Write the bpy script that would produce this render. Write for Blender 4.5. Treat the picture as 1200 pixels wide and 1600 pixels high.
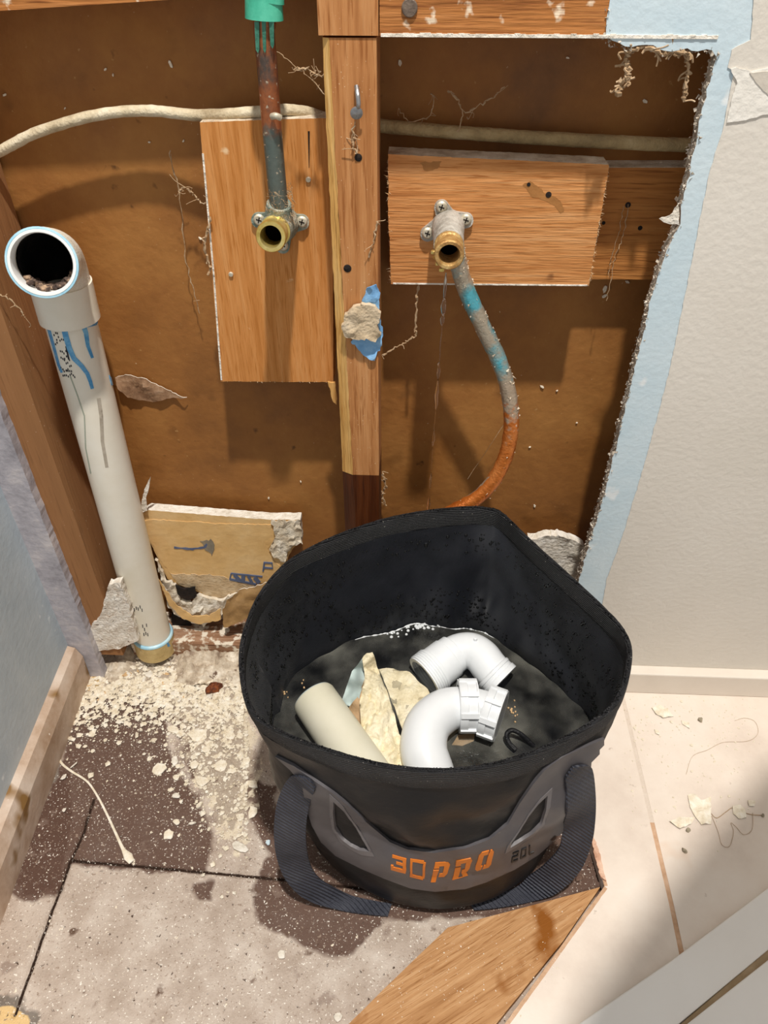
import bpy, bmesh, math, random
from mathutils import Vector, Matrix, noise, geometry
from mathutils.bvhtree import BVHTree
random.seed(7)
for o in list(bpy.data.objects): bpy.data.objects.remove(o)
sc = bpy.context.scene
COL = sc.collection
R = math.radians
# ------------------------------------------------------------------ camera
FPX, PITCH, YAW, H = 1150.0, R(40), R(2.5), 0.715
cd = bpy.data.cameras.new('camera'); cam = bpy.data.objects.new('camera', cd); COL.objects.link(cam)
cd.sensor_fit = 'VERTICAL'; cd.sensor_height = 36; cd.lens = 36*FPX/1600
cd.clip_start = .01; cd.clip_end = 50
cam.location = (0, 0, H); cam.rotation_euler = (R(90)-PITCH, 0, YAW)
sc.camera = cam
# ------------------------------------------------------------------ light
w = bpy.data.worlds.new('world'); sc.world = w; w.use_nodes = True
w.node_tree.nodes['Background'].inputs[0].default_value = (1.0, .985, .97, 1)
w.node_tree.nodes['Background'].inputs[1].default_value = .50
def lamp(name, kind, loc, target, energy, color, size):
    l = bpy.data.lights.new(name, kind); l.energy = energy; l.color = color
    if kind == 'AREA': l.shape = 'DISK'; l.size = size
    else: l.shadow_soft_size = size
    o = bpy.data.objects.new(name, l); COL.objects.link(o); o.location = loc
    o.rotation_euler = (Vector(target)-Vector(loc)).to_track_quat('-Z', 'Y').to_euler()
    return o
lamp('ceiling_downlight', 'AREA', (.12, -.12, 2.4), (.05, .45, 0), 52, (1, .955, .89), .07)
lamp('room_lamp', 'AREA', (1.75, -1.1, 1.35), (0, .5, .4), 9, (1, .93, .84), .22)
sc.view_settings.view_transform = 'Standard'; sc.view_settings.look = 'None'
sc.view_settings.gamma = 1; sc.view_settings.use_curve_mapping = False
sc.view_settings.exposure = 0.0
# ------------------------------------------------------------------ photo frame -> world
_F = Vector((-math.sin(YAW)*math.cos(PITCH), math.cos(YAW)*math.cos(PITCH), -math.sin(PITCH)))
_R = Vector((math.cos(YAW), math.sin(YAW), 0)); _U = _R.cross(_F); _C = Vector((0, 0, H))
def ray(u, v): return _F+_R*((u-600)/FPX)-_U*((v-800)/FPX)
def PY(u, v, Y): d = ray(u, v); return _C+d*(Y/d.y)
def PZ(u, v, z): d = ray(u, v); return _C+d*((z-H)/d.z)
def proj(P):
    q = Vector(P)-_C; D = q.dot(_F); return (600+FPX*q.dot(_R)/D, 800-FPX*q.dot(_U)/D)
def lin(h):
    c = [int(h[i:i+2], 16)/255 for i in (0, 2, 4)]
    return tuple((x/12.92 if x <= .04045 else ((x+.055)/1.055)**2.4) for x in c)+(1,)
# ------------------------------------------------------------------ materials
MC = {}
def M(name, cols, sc3=(1, 1, 1), ns=12, det=8, rough=.7, bump=.25, bs=250, spec=.4, metal=0, ramp=(.32, .68),
      specks=(), amix=(), rvar=0, bscl=(1, 1, 1), droplets=None, clear=0, weave=None, bdist=.002, prerot=0, sheen=0):
    if name in MC: return MC[name]
    m = bpy.data.materials.new(name); m.use_nodes = True; MC[name] = m
    T = m.node_tree; N = T.nodes; L = T.links
    P = N['Principled BSDF']
    P.inputs['Roughness'].default_value = rough; P.inputs['Metallic'].default_value = metal
    P.inputs['Specular IOR Level'].default_value = spec
    if clear: P.inputs['Coat Weight'].default_value = clear; P.inputs['Coat Roughness'].default_value = .12
    tc = N.new('ShaderNodeTexCoord'); OB = tc.outputs['Object']
    if prerot:
        pr = N.new('ShaderNodeMapping'); pr.inputs['Rotation'].default_value = (0, 0, prerot); L.new(OB, pr.inputs[0]); OB = pr.outputs[0]
    if sheen: P.inputs['Sheen Weight'].default_value = sheen; P.inputs['Sheen Roughness'].default_value = .4
    mp = N.new('ShaderNodeMapping'); mp.inputs['Scale'].default_value = sc3
    L.new(OB, mp.inputs[0])
    nz = N.new('ShaderNodeTexNoise'); nz.inputs['Scale'].default_value = ns; nz.inputs['Detail'].default_value = det
    nz.inputs['Roughness'].default_value = .65
    L.new(mp.outputs[0], nz.inputs['Vector'])
    cr = N.new('ShaderNodeValToRGB'); e = cr.color_ramp.elements
    while len(e) < len(cols): e.new(.5)
    for i, c in enumerate(cols):
        e[i].position = ramp[0]+(ramp[1]-ramp[0])*i/max(1, len(cols)-1); e[i].color = lin(c)
    L.new(nz.outputs[0], cr.inputs[0]); col = cr.outputs[0]
    def mixc(fac, a, b):
        x = N.new('ShaderNodeMix'); x.data_type = 'RGBA'; L.new(fac, x.inputs[0]); L.new(a, x.inputs[6])
        if isinstance(b, str): x.inputs[7].default_value = lin(b)
        else: L.new(b, x.inputs[7])
        return x.outputs[2]
    def rampf(v, lo, hi, mx=1):
        x = N.new('ShaderNodeMapRange'); L.new(v, x.inputs[0]); x.inputs[1].default_value = lo; x.inputs[2].default_value = hi
        x.inputs[4].default_value = mx; return x.outputs[0]
    for a in amix:   # (attribute, colour, noise scale, noise amount, opacity)
        at = N.new('ShaderNodeAttribute'); at.attribute_name = a[0]
        n2 = N.new('ShaderNodeTexNoise'); n2.inputs['Scale'].default_value = a[2]; n2.inputs['Detail'].default_value = 8
        L.new(OB, n2.inputs['Vector'])
        ma = N.new('ShaderNodeMath'); ma.operation = 'MULTIPLY_ADD'; L.new(n2.outputs[0], ma.inputs[0])
        ma.inputs[1].default_value = a[3]; L.new(at.outputs['Fac'], ma.inputs[2])
        f = rampf(ma.outputs[0], .5+a[3]*.5-.08, .5+a[3]*.5+.08, a[4]); col = mixc(f, col, a[1])
    for s in specks:  # (colour, scale, lo, hi[, stretch])
        n2 = N.new('ShaderNodeTexNoise'); n2.inputs['Scale'].default_value = s[1]; n2.inputs['Detail'].default_value = 3
        if len(s) > 4:
            m2 = N.new('ShaderNodeMapping'); m2.inputs['Scale'].default_value = s[4]; L.new(OB, m2.inputs[0]); L.new(m2.outputs[0], n2.inputs['Vector'])
        else: L.new(OB, n2.inputs['Vector'])
        col = mixc(rampf(n2.outputs[0], s[2], s[3]), col, s[0])
    L.new(col, P.inputs['Base Color'])
    if rvar:
        n3 = N.new('ShaderNodeTexNoise'); n3.inputs['Scale'].default_value = ns*2; L.new(OB, n3.inputs['Vector'])
        x = N.new('ShaderNodeMapRange'); L.new(n3.outputs[0], x.inputs[0]); x.inputs[1].default_value = .3; x.inputs[2].default_value = .7
        x.inputs[3].default_value = max(.02, rough-rvar); x.inputs[4].default_value = min(1, rough+rvar); L.new(x.outputs[0], P.inputs['Roughness'])
    if bump or droplets or weave:
        nb = N.new('ShaderNodeTexNoise'); nb.inputs['Scale'].default_value = bs; nb.inputs['Detail'].default_value = 6
        mb = N.new('ShaderNodeMapping'); mb.inputs['Scale'].default_value = bscl; L.new(OB, mb.inputs[0]); L.new(mb.outputs[0], nb.inputs['Vector'])
        hgt = nb.outputs[0]
        if droplets:
            vo = N.new('ShaderNodeTexVoronoi'); vo.inputs['Scale'].default_value = droplets; L.new(OB, vo.inputs['Vector'])
            r = N.new('ShaderNodeMapRange'); L.new(vo.outputs['Distance'], r.inputs[0]); r.inputs[1].default_value = .1; r.inputs[2].default_value = .32
            r.inputs[3].default_value = 1; r.inputs[4].default_value = 0
            ad = N.new('ShaderNodeMath'); ad.operation = 'ADD'; L.new(hgt, ad.inputs[0]); L.new(r.outputs[0], ad.inputs[1]); hgt = ad.outputs[0]
        if weave:
            wv = N.new('ShaderNodeTexWave'); wv.inputs['Scale'].default_value = weave[0]; wv.bands_direction = weave[1]; wv.inputs['Distortion'].default_value = .3
            L.new(OB, wv.inputs['Vector'])
            ad = N.new('ShaderNodeMath'); ad.operation = 'ADD'; L.new(hgt, ad.inputs[0]); L.new(wv.outputs['Fac'], ad.inputs[1]); hgt = ad.outputs[0]
        bp = N.new('ShaderNodeBump'); bp.inputs['Strength'].default_value = bump; bp.inputs['Distance'].default_value = bdist
        L.new(hgt, bp.inputs['Height']); L.new(bp.outputs[0], P.inputs['Normal'])
    return m
def wood(name, cols, axis='z', fine=1.0, rough=.75, specks=(), amix=(), bump=.45, rot=0, con=(.25, .75)):
    s = {'x': (.5, 9, 9), 'y': (9, .5, 9), 'z': (9, 9, .5)}[axis]
    b = {'x': (.06, 1, 1), 'y': (1, .06, 1), 'z': (1, 1, .06)}[axis]
    st = {'x': (.05, 1, 1), 'y': (1, .05, 1), 'z': (1, 1, .05)}[axis]
    sp = [(cols[0], 620*fine, .55, .70, st)]+list(specks)
    return M(name, cols, sc3=s, ns=14*fine, det=10, rough=rough, bump=bump, bs=500*fine, bscl=b, spec=.25, specks=sp, amix=amix, ramp=con, prerot=rot)
# ------------------------------------------------------------------ objects
ORG = {}
def tag(o, label=None, cat=None, group=None, kind=None):
    for k, v in (('label', label), ('category', cat), ('group', group), ('kind', kind)):
        if v: o[k] = v
    return o
def thing(name, base, label, cat, group=None):
    o = bpy.data.objects.new(name, None); COL.objects.link(o); o.empty_display_size = .02
    o.location = base; ORG[o.name] = Vector(base); return tag(o, label, cat, group)
def mk(name, vs, fs, mat, parent=None, smooth=35, attrs=None, mats=None):
    vs = [Vector(v) for v in vs]
    if parent is None:
        xs = [v.x for v in vs]; ys = [v.y for v in vs]; zs = [v.z for v in vs]
        og = Vector(((min(xs)+max(xs))/2, (min(ys)+max(ys))/2, min(zs)))
    else: og = ORG[parent.name]
    me = bpy.data.meshes.new(name); me.from_pydata([v-og for v in vs], [], fs); me.update()
    if isinstance(mat, (list, tuple)):
        for x in mat: me.materials.append(x)
        if mats: me.polygons.foreach_set('material_index', mats)
    else: me.materials.append(mat)
    if attrs:
        for k, a in attrs.items():
            at = me.attributes.new(k, 'FLOAT', 'POINT'); at.data.foreach_set('value', a)
    bm = bmesh.new(); bm.from_mesh(me)
    if not attrs: bmesh.ops.remove_doubles(bm, verts=bm.verts, dist=1e-6)
    bmesh.ops.recalc_face_normals(bm, faces=bm.faces); bm.to_mesh(me); bm.free()
    if smooth:
        me.polygons.foreach_set('use_smooth', [True]*len(me.polygons)); me.set_sharp_from_angle(angle=R(smooth))
    o = bpy.data.objects.new(name, me); COL.objects.link(o); ORG[o.name] = og
    if parent is None: o.location = og
    else: o.parent = parent
    return o
class G:   # geometry collector
    def __init__(s): s.v = []; s.f = []; s.m = []
    def add(s, vs, fs, mi=0):
        n = len(s.v); s.v += [Vector(v) for v in vs]; s.f += [tuple(i+n for i in f) for f in fs]; s.m += [mi]*len(fs); return s
    def build(s, name, mat, parent=None, **k): return mk(name, s.v, s.f, mat, parent, mats=s.m if isinstance(mat, (list, tuple)) else None, **k)
def box(x0, x1, y0, y1, z0, z1):
    v = [(x, y, z) for x in (x0, x1) for y in (y0, y1) for z in (z0, z1)]
    return v, [(0, 1, 3, 2), (4, 6, 7, 5), (0, 4, 5, 1), (2, 3, 7, 6), (0, 2, 6, 4), (1, 5, 7, 3)]
def prism(pts, off):     # polygon (3-D) extruded by a vector
    n = len(pts); off = Vector(off); v = [Vector(p) for p in pts]+[Vector(p)+off for p in pts]
    f = [tuple(range(n)), tuple(range(2*n-1, n-1, -1))]+[(i, i+n, (i+1) % n+n, (i+1) % n) for i in range(n)]
    return v, f
def rough_loop(pts, step, amp, seed=0):   # subdivide a 3-D loop and jitter it (ragged edges); amp per edge or scalar
    out = []; n = len(pts)
    for i in range(n):
        a = Vector(pts[i]); b = Vector(pts[(i+1) % n]); L_ = (b-a).length; k = max(1, int(L_/step))
        am = amp[i] if isinstance(amp, (list, tuple)) else amp
        d = (b-a).normalized() if L_ > 0 else Vector((1, 0, 0))
        for j in range(k):
            p = a+(b-a)*j/k
            if am:
                q = p*170+Vector((seed, seed*2, 0)); nn = noise.noise_vector(q)*.6+noise.noise_vector(q*3.1)*.5
                nn = Vector((nn.x, 0, nn.z)) if abs(a.y-b.y) < 1e-6 and not abs(a.z-b.z) < 1e-9 or abs(a.y-b.y) < 1e-6 else Vector((nn.x, nn.y, 0))
                p = p+nn*am
            out.append(p)
    return out
def spline(pts, n):
    pts = [Vector(p) for p in pts]; P = [pts[0]*2-pts[1]]+pts+[pts[-1]*2-pts[-2]]; out = []
    for i in range(len(pts)-1):
        a, b, c, d = P[i:i+4]
        for j in range(n):
            t = j/n; out.append(.5*((2*b)+(c-a)*t+(2*a-5*b+4*c-d)*t*t+(3*b-a-3*c+d)*t**3))
    out.append(pts[-1]); return out
def sweep(path, rad, seg=20, caps=True, flat=1, jit=0, seed=0):
    path = [Vector(p) for p in path]; n = len(path)
    if not isinstance(rad, (list, tuple)): rad = [rad]*n
    elif len(rad) != n:
        rr = rad; rad = []
        for i in range(n):
            t = i/(n-1)*(len(rr)-1); k = min(int(t), len(rr)-2); rad.append(rr[k]+(rr[k+1]-rr[k])*(t-k))
    t0 = (path[1]-path[0]).normalized(); up = Vector((0, 0, 1)) if abs(t0.z) < .9 else Vector((0, 1, 0))
    x = t0.cross(up).normalized(); v = []; f = []
    for i, p in enumerate(path):
        t = (path[min(i+1, n-1)]-path[max(i-1, 0)]).normalized(); x = (x-t*x.dot(t)).normalized(); y = t.cross(x)
        for k in range(seg):
            a = 2*math.pi*k/seg; q = p+x*math.cos(a)*rad[i]+y*math.sin(a)*rad[i]*flat
            if jit: q = q+(q-p).normalized()*noise.noise(q*260+Vector((seed, 0, 0)))*jit+(q-p).normalized()*noise.noise(q*900)*jit*.5
            v.append(q)
    for i in range(n-1):
        for k in range(seg): f.append((i*seg+k, i*seg+(k+1) % seg, (i+1)*seg+(k+1) % seg, (i+1)*seg+k))
    if caps: f.append(tuple(range(seg))[::-1]); f.append(tuple(range((n-1)*seg, n*seg)))
    return v, f
def pipe(path, ro, ri, seg=28):     # hollow pipe
    v, f = sweep(path, ro, seg, False); v2, f2 = sweep(path, ri, seg, False); n = len(v); m = len(path)
    f = f+[tuple(i+n for i in q[::-1]) for q in f2]
    for k in range(seg):
        k2 = (k+1) % seg; f.append((k, k+n, k2+n, k2)); b = (m-1)*seg; f.append((b+k, b+k2, b+k2+n, b+k+n))
    return v+v2, f
def lathe(o, d, prof, seg=28):      # profile [(s along d, r)]
    o = Vector(o); d = Vector(d).normalized(); up = Vector((0, 0, 1)) if abs(d.z) < .9 else Vector((0, 1, 0))
    x = d.cross(up).normalized(); y = d.cross(x); v = []; f = []
    for s, r in prof:
        for k in range(seg):
            a = 2*math.pi*k/seg; v.append(o+d*s+(x*math.cos(a)+y*math.sin(a))*r)
    for i in range(len(prof)-1):
        for k in range(seg): f.append((i*seg+k, i*seg+(k+1) % seg, (i+1)*seg+(k+1) % seg, (i+1)*seg+k))
    if prof[0][1] > 1e-5: pass
    return v, f
def disc(o, d, r, th, seg=24): return lathe(o, d, [(0, 1e-6), (0, r), (th*.75, r), (th, r*.88), (th, 1e-6)], seg)
def pip(x, y, poly):
    c = False; n = len(poly); j = n-1
    for i in range(n):
        xi, yi = poly[i]; xj, yj = poly[j]
        if (yi > y) != (yj > y) and x < (xj-xi)*(y-yi)/(yj-yi)+xi: c = not c
        j = i
    return c
def pdist(x, y, poly, closed=True):
    b = 1e9; n = len(poly)
    for i in range(n if closed else n-1):
        ax, ay = poly[i]; bx, by = poly[(i+1) % n]; dx, dy = bx-ax, by-ay; L2 = dx*dx+dy*dy or 1e-12
        t = max(0, min(1, ((x-ax)*dx+(y-ay)*dy)/L2)); b = min(b, math.hypot(x-ax-t*dx, y-ay-t*dy))
    return b
def fbm(p, k=4): return noise.fractal(Vector(p), 1.0, 2.0, k)

# ================================================================== MATERIAL SET
lining_m = M('brown_hardboard', ['7c5026', '9a6632', 'ac783e'], ns=7, rough=.62, bump=.35, bs=120, spec=.35, rvar=.12,
             specks=[('5a3a1a', 60, .72, .80), ('6a4520', 22, .66, .84), ('b58a55', 160, .69, .76), ('c9b08c', 300, .74, .80)])
stud_m = wood('stud_timber', ['9c6132', 'c08450', 'd6a06c'], 'z', specks=[('f0d9b4', 700, .70, .76)])
rawedge_m = wood('splintered_timber', ['b8803c', 'e2b068', 'f3cf92'], 'z', bump=.9)
wetwood_m = wood('wet_timber', ['3a1a0c', '54290f', '6b3a1c'], 'z', rough=.5)
joist_m = wood('joist_timber', ['8a5228', 'b87840', 'c98c58'], 'x', specks=[('f2dcc0', 90, .64, .72)])
dusty_m = M('dusty_timber_top', ['a89078', 'd8c8b0', 'efe4d2'], ns=60, rough=.95, bump=.8, bs=500)
ply_v = wood('plywood_upright_grain', ['b4702f', 'd08c4c', 'dda064'], 'z', 1.4, specks=[('ecc79a', 60, .72, .78)])
ply_h = wood('plywood_sideways_grain', ['a86630', 'd09056', 'e0a872'], 'x', 1.4, specks=[('7a4a28', 30, .71, .78)])
ply_b = wood('rear_plywood', ['8c5526', 'b4763c', 'c08448'], 'x', 1.0)
lstud_m = wood('old_corner_timber', ['8e6440', '9e7048', 'aa7c54'], 'z', .7, con=(.1, .9), bump=.25, specks=[('d8bfa4', 400, .70, .76)])
plaster_m = M('white_plaster_core', ['cfc4b2', 'ece4d6', 'f8f3ea'], ns=90, rough=.95, bump=1, bs=260, spec=.1)
fuzzy_m = M('torn_paper_edge', ['9c8f80', 'c4b8a8', 'e6ded2'], ns=140, rough=1, bump=1, bs=420, spec=.05)
bluep_m = M('pale_blue_paint', ['c6dae4', 'cfe0e8', 'd8e6ec'], ns=12, rough=.55, bump=.22, bs=190, spec=.35, specks=[('e8eef0', 35, .66, .72)])
cream_m = M('cream_wall_paint', ['dcd5c9', 'e2dbd0', 'e6e0d6'], ns=4, rough=.5, bump=.25, bs=190, spec=.35, specks=[('c8bcae', 22, .76, .84)])
bluewall_m = M('blue_grey_wall_paint', ['aab8c2', 'b8c4cc', 'c6d0d6'], ns=9, rough=.5, bump=.25, bs=160, spec=.4, specks=[('dfe6ea', 60, .68, .74)])
metal_edge_m = M('grey_corner_tape', ['98949a', 'b4b0b6', 'cfc8c8'], ns=40, rough=.8, bump=.35, bs=160)
skirt_m = M('skirting_paint', ['ded3c6', 'e6dccf', 'ece4d8'], ns=6, rough=.45, bump=.1, bs=90)
skirtl_m = M('scuffed_skirting', ['a8876a', 'c9b19c', 'dccbbb'], ns=16, rough=.5, bump=.3, bs=120, specks=[('8d6a3c', 18, .62, .70), ('efe6da', 200, .70, .76)])
tile_m = M('cream_stone_tile', ['d8c8ba', 'e6d8ca', 'ece1d5'], ns=9, det=10, rough=.42, bump=.12, bs=120, spec=.4, specks=[('d8b496', 14, .68, .82), ('b8a494', 70, .72, .78)])
grout_m = M('tan_grout', ['bc9474', 'cca686', 'dab89c'], ns=60, rough=.9, bump=.6, bs=400)
chip_m = M('plaster_chip', ['dccdb2', 'efe4cf', 'fbf5e8'], ns=120, rough=.9, bump=.6, bs=500, spec=.15)
chipd_m = M('tan_paper_chip', ['c09a6a', 'd6b386', 'e4c9a2'], ns=80, rough=.9, bump=.4, bs=300)
pvc_m = M('pale_pvc', ['e8e0cc', 'efe8d8', 'f4efe2'], ns=12, rough=.38, bump=.06, bs=60, spec=.5, specks=[('8f8678', 55, .76, .82)])
pvcdust_m = M('dusty_pvc', ['ddd2bd', 'ece3d2', 'f5efe3'], ns=60, rough=.75, bump=.5, bs=600, spec=.3)
bluecement_m = M('blue_solvent_cement', ['3d86c0', '5a9fd0', '86bfe0'], ns=90, rough=.25, bump=.2, bs=120)
palecement_m = M('pale_solvent_ring', ['8fc4dc', 'aad6e8', 'c8e6ee'], ns=60, rough=.4, bump=.2, bs=120)
rubber_m = M('tan_socket', ['b59a64', 'cbb27c', 'd6c292'], ns=40, rough=.7, bump=.3, bs=300, specks=[('7d6a44', 120, .66, .72)])
dark_m = M('dark_grime', ['080605', '1a120e', '2e2018'], ns=60, rough=.8, bump=.6, bs=300)  # near-black for holes, cracks and gaps, their inner shade put into the colour
bore_m = M('black_bore', ['020202', '050404'], rough=.9, bump=0, spec=.05)  # black discs paint the deep shade inside the tap mouths
ink_m = M('black_print', ['202028', '2c2c34'], rough=.7, bump=0)
copper_m = M('weathered_copper', ['5e524a', 'a8643e', 'bc7c56'], ns=26, sc3=(1, 1, .6), rough=.42, bump=.25, bs=300, metal=.55, ramp=(.38, .6),
             amix=[('patina', '66726c', 120, .6, .95)], specks=[('c9b9a0', 260, .66, .72)])
tube_m = M('verdigris_copper', ['a8551c', 'c8702e', 'd88848'], ns=30, rough=.32, bump=.4, bs=420, metal=.45,
           amix=[('patina', '86847c', 60, .5, 1), ('dust', 'b5a894', 160, .9, .9), ('verdi', '5fb4c4', 34, 1.3, 1)])
verdi_m = M('green_grey_brass', ['5f7a72', '8f988c', 'c4bda8'], ns=70, rough=.8, bump=.8, bs=420, metal=.1)
greycast_m = M('dusty_cast_brass', ['8f897e', 'b5b0a6', 'd4d0c6'], ns=70, rough=.75, bump=.7, bs=420, metal=.15)
brass_m = M('yellow_brass', ['a8873c', 'd8bf6c', 'ead896'], ns=60, rough=.35, bump=.2, bs=200, metal=.75)
rustbrass_m = M('corroded_brass', ['8a5a34', 'c0965a', 'e0c488'], ns=90, rough=.5, bump=.6, bs=300, metal=.4)
steel_m = M('screw_head', ['a89c86', 'cbc2ac', 'ddd6c4'], ns=120, rough=.5, bump=.3, bs=300, metal=.4)
green_m = M('green_pipe_sleeve', ['2f9c7c', '4bb898', '63cbab'], ns=40, rough=.35, bump=.2, bs=120)
cable_m = M('dusty_white_cable', ['9d8a6c', 'cdbd9e', 'e4d8be'], ns=40, rough=.75, bump=.6, bs=420, specks=[('7c6a50', 90, .68, .76)])
cable2_m = M('tan_dusty_cable', ['94805c', 'b49c70', 'c8b288'], ns=40, rough=.85, bump=.7, bs=420)
web_m = M('dusty_cobweb', ['94795a', 'b09270', 'ccb698'], ns=200, rough=1, bump=0)
bagout_m = M('black_coated_fabric', ['0a0a0c', '111113', '19191b'], ns=9, rough=.5, bump=.35, bs=30, bdist=.006, spec=.28, rvar=.16,
             specks=[('4a4844', 34, .72, .88), ('8a8478', 800, .73, .78)])
bagin_m = M('black_inner_fabric', ['0d0f16', '181b23', '272931'], ns=14, rough=.4, bump=.45, bs=34, bdist=.006, spec=.6, sheen=.12, weave=(420, 'DIAGONAL'), specks=[('6a6a6c', 900, .72, .78)])
rim_m = M('black_mesh_binding', ['0c0c0e', '17171a', '242427'], ns=60, rough=.6, bump=.9, bs=900, weave=(160, 'Z'), spec=.4, specks=[('b8b2a6', 700, .70, .75)])
patch_m = M('grey_rubber_patch', ['4b484b', '565356', '615e60'], ns=14, rough=.42, bump=.08, bs=60, specks=[('7a7674', 80, .72, .8)])
patchin_m = M('dark_grey_cutout_rim', ['3a383b', '454346'], rough=.5, bump=.1)
orange_m = M('orange_print', ['e0781c', 'e88428'], rough=.5, bump=.1, bs=200)
darkprint_m = M('dark_print', ['0c0c0e', '121214'], rough=.5, bump=0)
strap_m = M('charcoal_webbing', ['34363f', '3f414b', '4b4d56'], ns=30, rough=.55, bump=.8, bs=500, bdist=.002, spec=.35, weave=(120, 'DIAGONAL'), specks=[('8c8c90', 700, .72, .78)])
whitepl_m = M('white_trap_plastic', ['dfe2e4', 'e9ecee', 'f1f3f4'], ns=8, rough=.28, bump=.03, bs=40, spec=.5)
offcut_m = M('cream_pvc', ['cfcab2', 'd8d4be', 'dfdbc8'], ns=10, rough=.4, bump=.06, bs=60, specks=[('9a9484', 60, .75, .8)])
soak_m = M('soaked_plaster', ['cfbf9a', 'e6dab8', 'f2e9d2'], ns=34, rough=.5, bump=.9, bs=120, bdist=.004, spec=.5)
soakblue_m = M('soaked_blue_paint', ['bccfcc', 'cfdcd8'], ns=20, rough=.4, bump=.2, bs=90)
oak_m = wood('oak_board', ['9a6a3e', 'bd8e60', 'd0a67a'], 'x', 1.6, rot=R(-31), specks=[('8a5014', 22, .62, .72), ('f6ecdc', 420, .70, .75)])
whitepanel_m = M('white_laminate', ['f0ebe4', 'f5f1eb', 'f8f5f0'], ns=5, rough=.35, bump=.05, bs=50, specks=[('b7a898', 30, .75, .82)])
paper_m = M('tan_board_paper', ['d4a868', 'e0b87c', 'e8c690'], ns=14, rough=.85, bump=.25, bs=160, amix=[('grey', '6a6664', 60, .5, .8), ('pale', 'b59a78', 40, .4, 1)])
blueink_m = M('blue_grey_ink', ['4d5a78', '66708a'], ns=90, rough=.8, bump=0)
filler_m = M('beige_filler', ['b8a284', 'cdb899', 'ddcbb0'], ns=60, rough=.95, bump=.8, bs=300)
bluepap_m = M('blue_paint_flake', ['5d8fc2', '7eb0dc', 'a2c8e6'], ns=60, rough=.6, bump=.5, bs=200)
rust_m = M('rusty_lump', ['3a1a0c', '6e3414', 'a85c24'], ns=160, rough=.6, bump=1, bs=300)

# ================================================================== SETTING
YL, YF, YD = .625, .55, .5495      # lining, stud faces, plasterboard face
tag(G().add(*box(-.75, .70, YL, YL+.012, -.05, 1.25)).build('wall_back', lining_m), kind='structure')
# tiled floor on the right, thickness 12 mm over the sub-floor
SUB = -.012
cx, cy = .194, .313
e1 = PZ(785, 1605, 0)
tile_left = [Vector((.188, .56, 0)), Vector((.186, .50, 0)), Vector((.190, .42, 0)), Vector((.187, .365, 0)), Vector((cx, cy, 0)), e1, Vector((e1.x-.15, -.1, 0))]
def floor_piece(pts, mat, th, name, kind='structure', rl=0):
    p = rough_loop(pts, .01, rl) if rl else pts
    v, f = prism([Vector((a[0], a[1], a[2])) for a in p], (0, 0, -th)); o = mk(name, v, f, mat, smooth=0); o['kind'] = kind; return o
gx = .2535
def clip_left(y0, y1): return
floor_piece([(.188, .549, 0), (.186, .50, 0), (.189, .42, 0), (.187, .365, 0), (cx, cy, 0), tuple(e1), (e1.x-.15, -.1, 0), (gx-.006, -.1, 0), (gx-.006, .22, 0), (gx-.0028, .30, 0), (gx-.001, .549, 0)], tile_m, .011, 'floor')
floor_piece([(gx+.0035, .549, 0), (gx+.0015, .30, 0), (gx-.001, .22, 0), (gx-.001, -.1, 0), (.62, -.1, 0), (.62, .549, 0)], tile_m, .011, 'floor')
bed_m = M('tile_bedding', ['b89878', 'd0b496', 'e0caae'], ns=60, rough=.9, bump=.6, bs=400)
floor_piece([(.189, .549, -.0015), (.19, .42, -.0015), (.189, .365, -.0015), (cx+.002, cy, -.0015), (e1.x+.004, e1.y, -.0015), (e1.x-.14, -.1, -.0015), (.61, -.1, -.0015), (.61, .549, -.0015)], bed_m, .0095, 'floor')
pale_grout = M('pale_grout', ['d6c6b6', 'e0d2c4'], ns=60, rough=.9, bump=.6, bs=400)
yb_ = PZ(1020, 1285, 0).y
G().add(*box(gx-.0035, gx+.0038, yb_, .549, -.0012, -.0003)).build('floor', pale_grout, smooth=0)['kind'] = 'structure'
G().add(*box(gx-.008, gx+.0038, .0, yb_, -.0012, -.0004)).build('floor', grout_m, smooth=0)['kind'] = 'structure'
# sub-floor: dense sheet with stains, seams and grit
def px_poly(l): return [tuple(PZ(u, v, SUB).xy) for u, v in l]
wet = [px_poly(l) for l in (
    [(118, 1085), (106, 1150), (92, 1210), (62, 1270), (22, 1350), (12, 1392), (40, 1412), (85, 1398), (112, 1352), (220, 1362), (318, 1366), (334, 1330), (328, 1282), (305, 1240), (285, 1205), (262, 1170), (262, 1110), (210, 1086)],
    [(395, 1400), (430, 1385), (500, 1405), (600, 1428), (592, 1448), (560, 1478), (530, 1502), (505, 1495), (470, 1472), (405, 1445)],
    [(296, 1378), (333, 1376), (330, 1406), (310, 1410)],
    [(385, 1215), (430, 1225), (440, 1290), (425, 1345), (400, 1300), (384, 1260)],
    [(395, 1390), (440, 1300), (520, 1300), (900, 1290), (950, 1300), (945, 1400), (850, 1430), (600, 1440), (470, 1420)],
    [(255, 1100), (330, 1120), (380, 1170), (400, 1215), (340, 1225), (300, 1215)])]
tan = [px_poly(l) for l in ([(105, 1100), (118, 1098), (104, 1150), (92, 1158)], [(82, 1165), (92, 1168), (86, 1195), (40, 1270), (5, 1345), (-20, 1380), (-25, 1350), (20, 1270), (55, 1210)], [(-20, 1575), (20, 1570), (42, 1590), (40, 1610), (-20, 1625)],
                            [(110, 1062), (150, 1058), (170, 1066), (150, 1078), (120, 1080)])]
dust = [px_poly(l) for l in ([(95, 1020), (380, 1030), (385, 1110), (330, 1100), (240, 1082), (130, 1075), (105, 1070)], [(262, 1085), (380, 1090), (400, 1200), (370, 1330), (335, 1260), (300, 1190)])]
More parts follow.
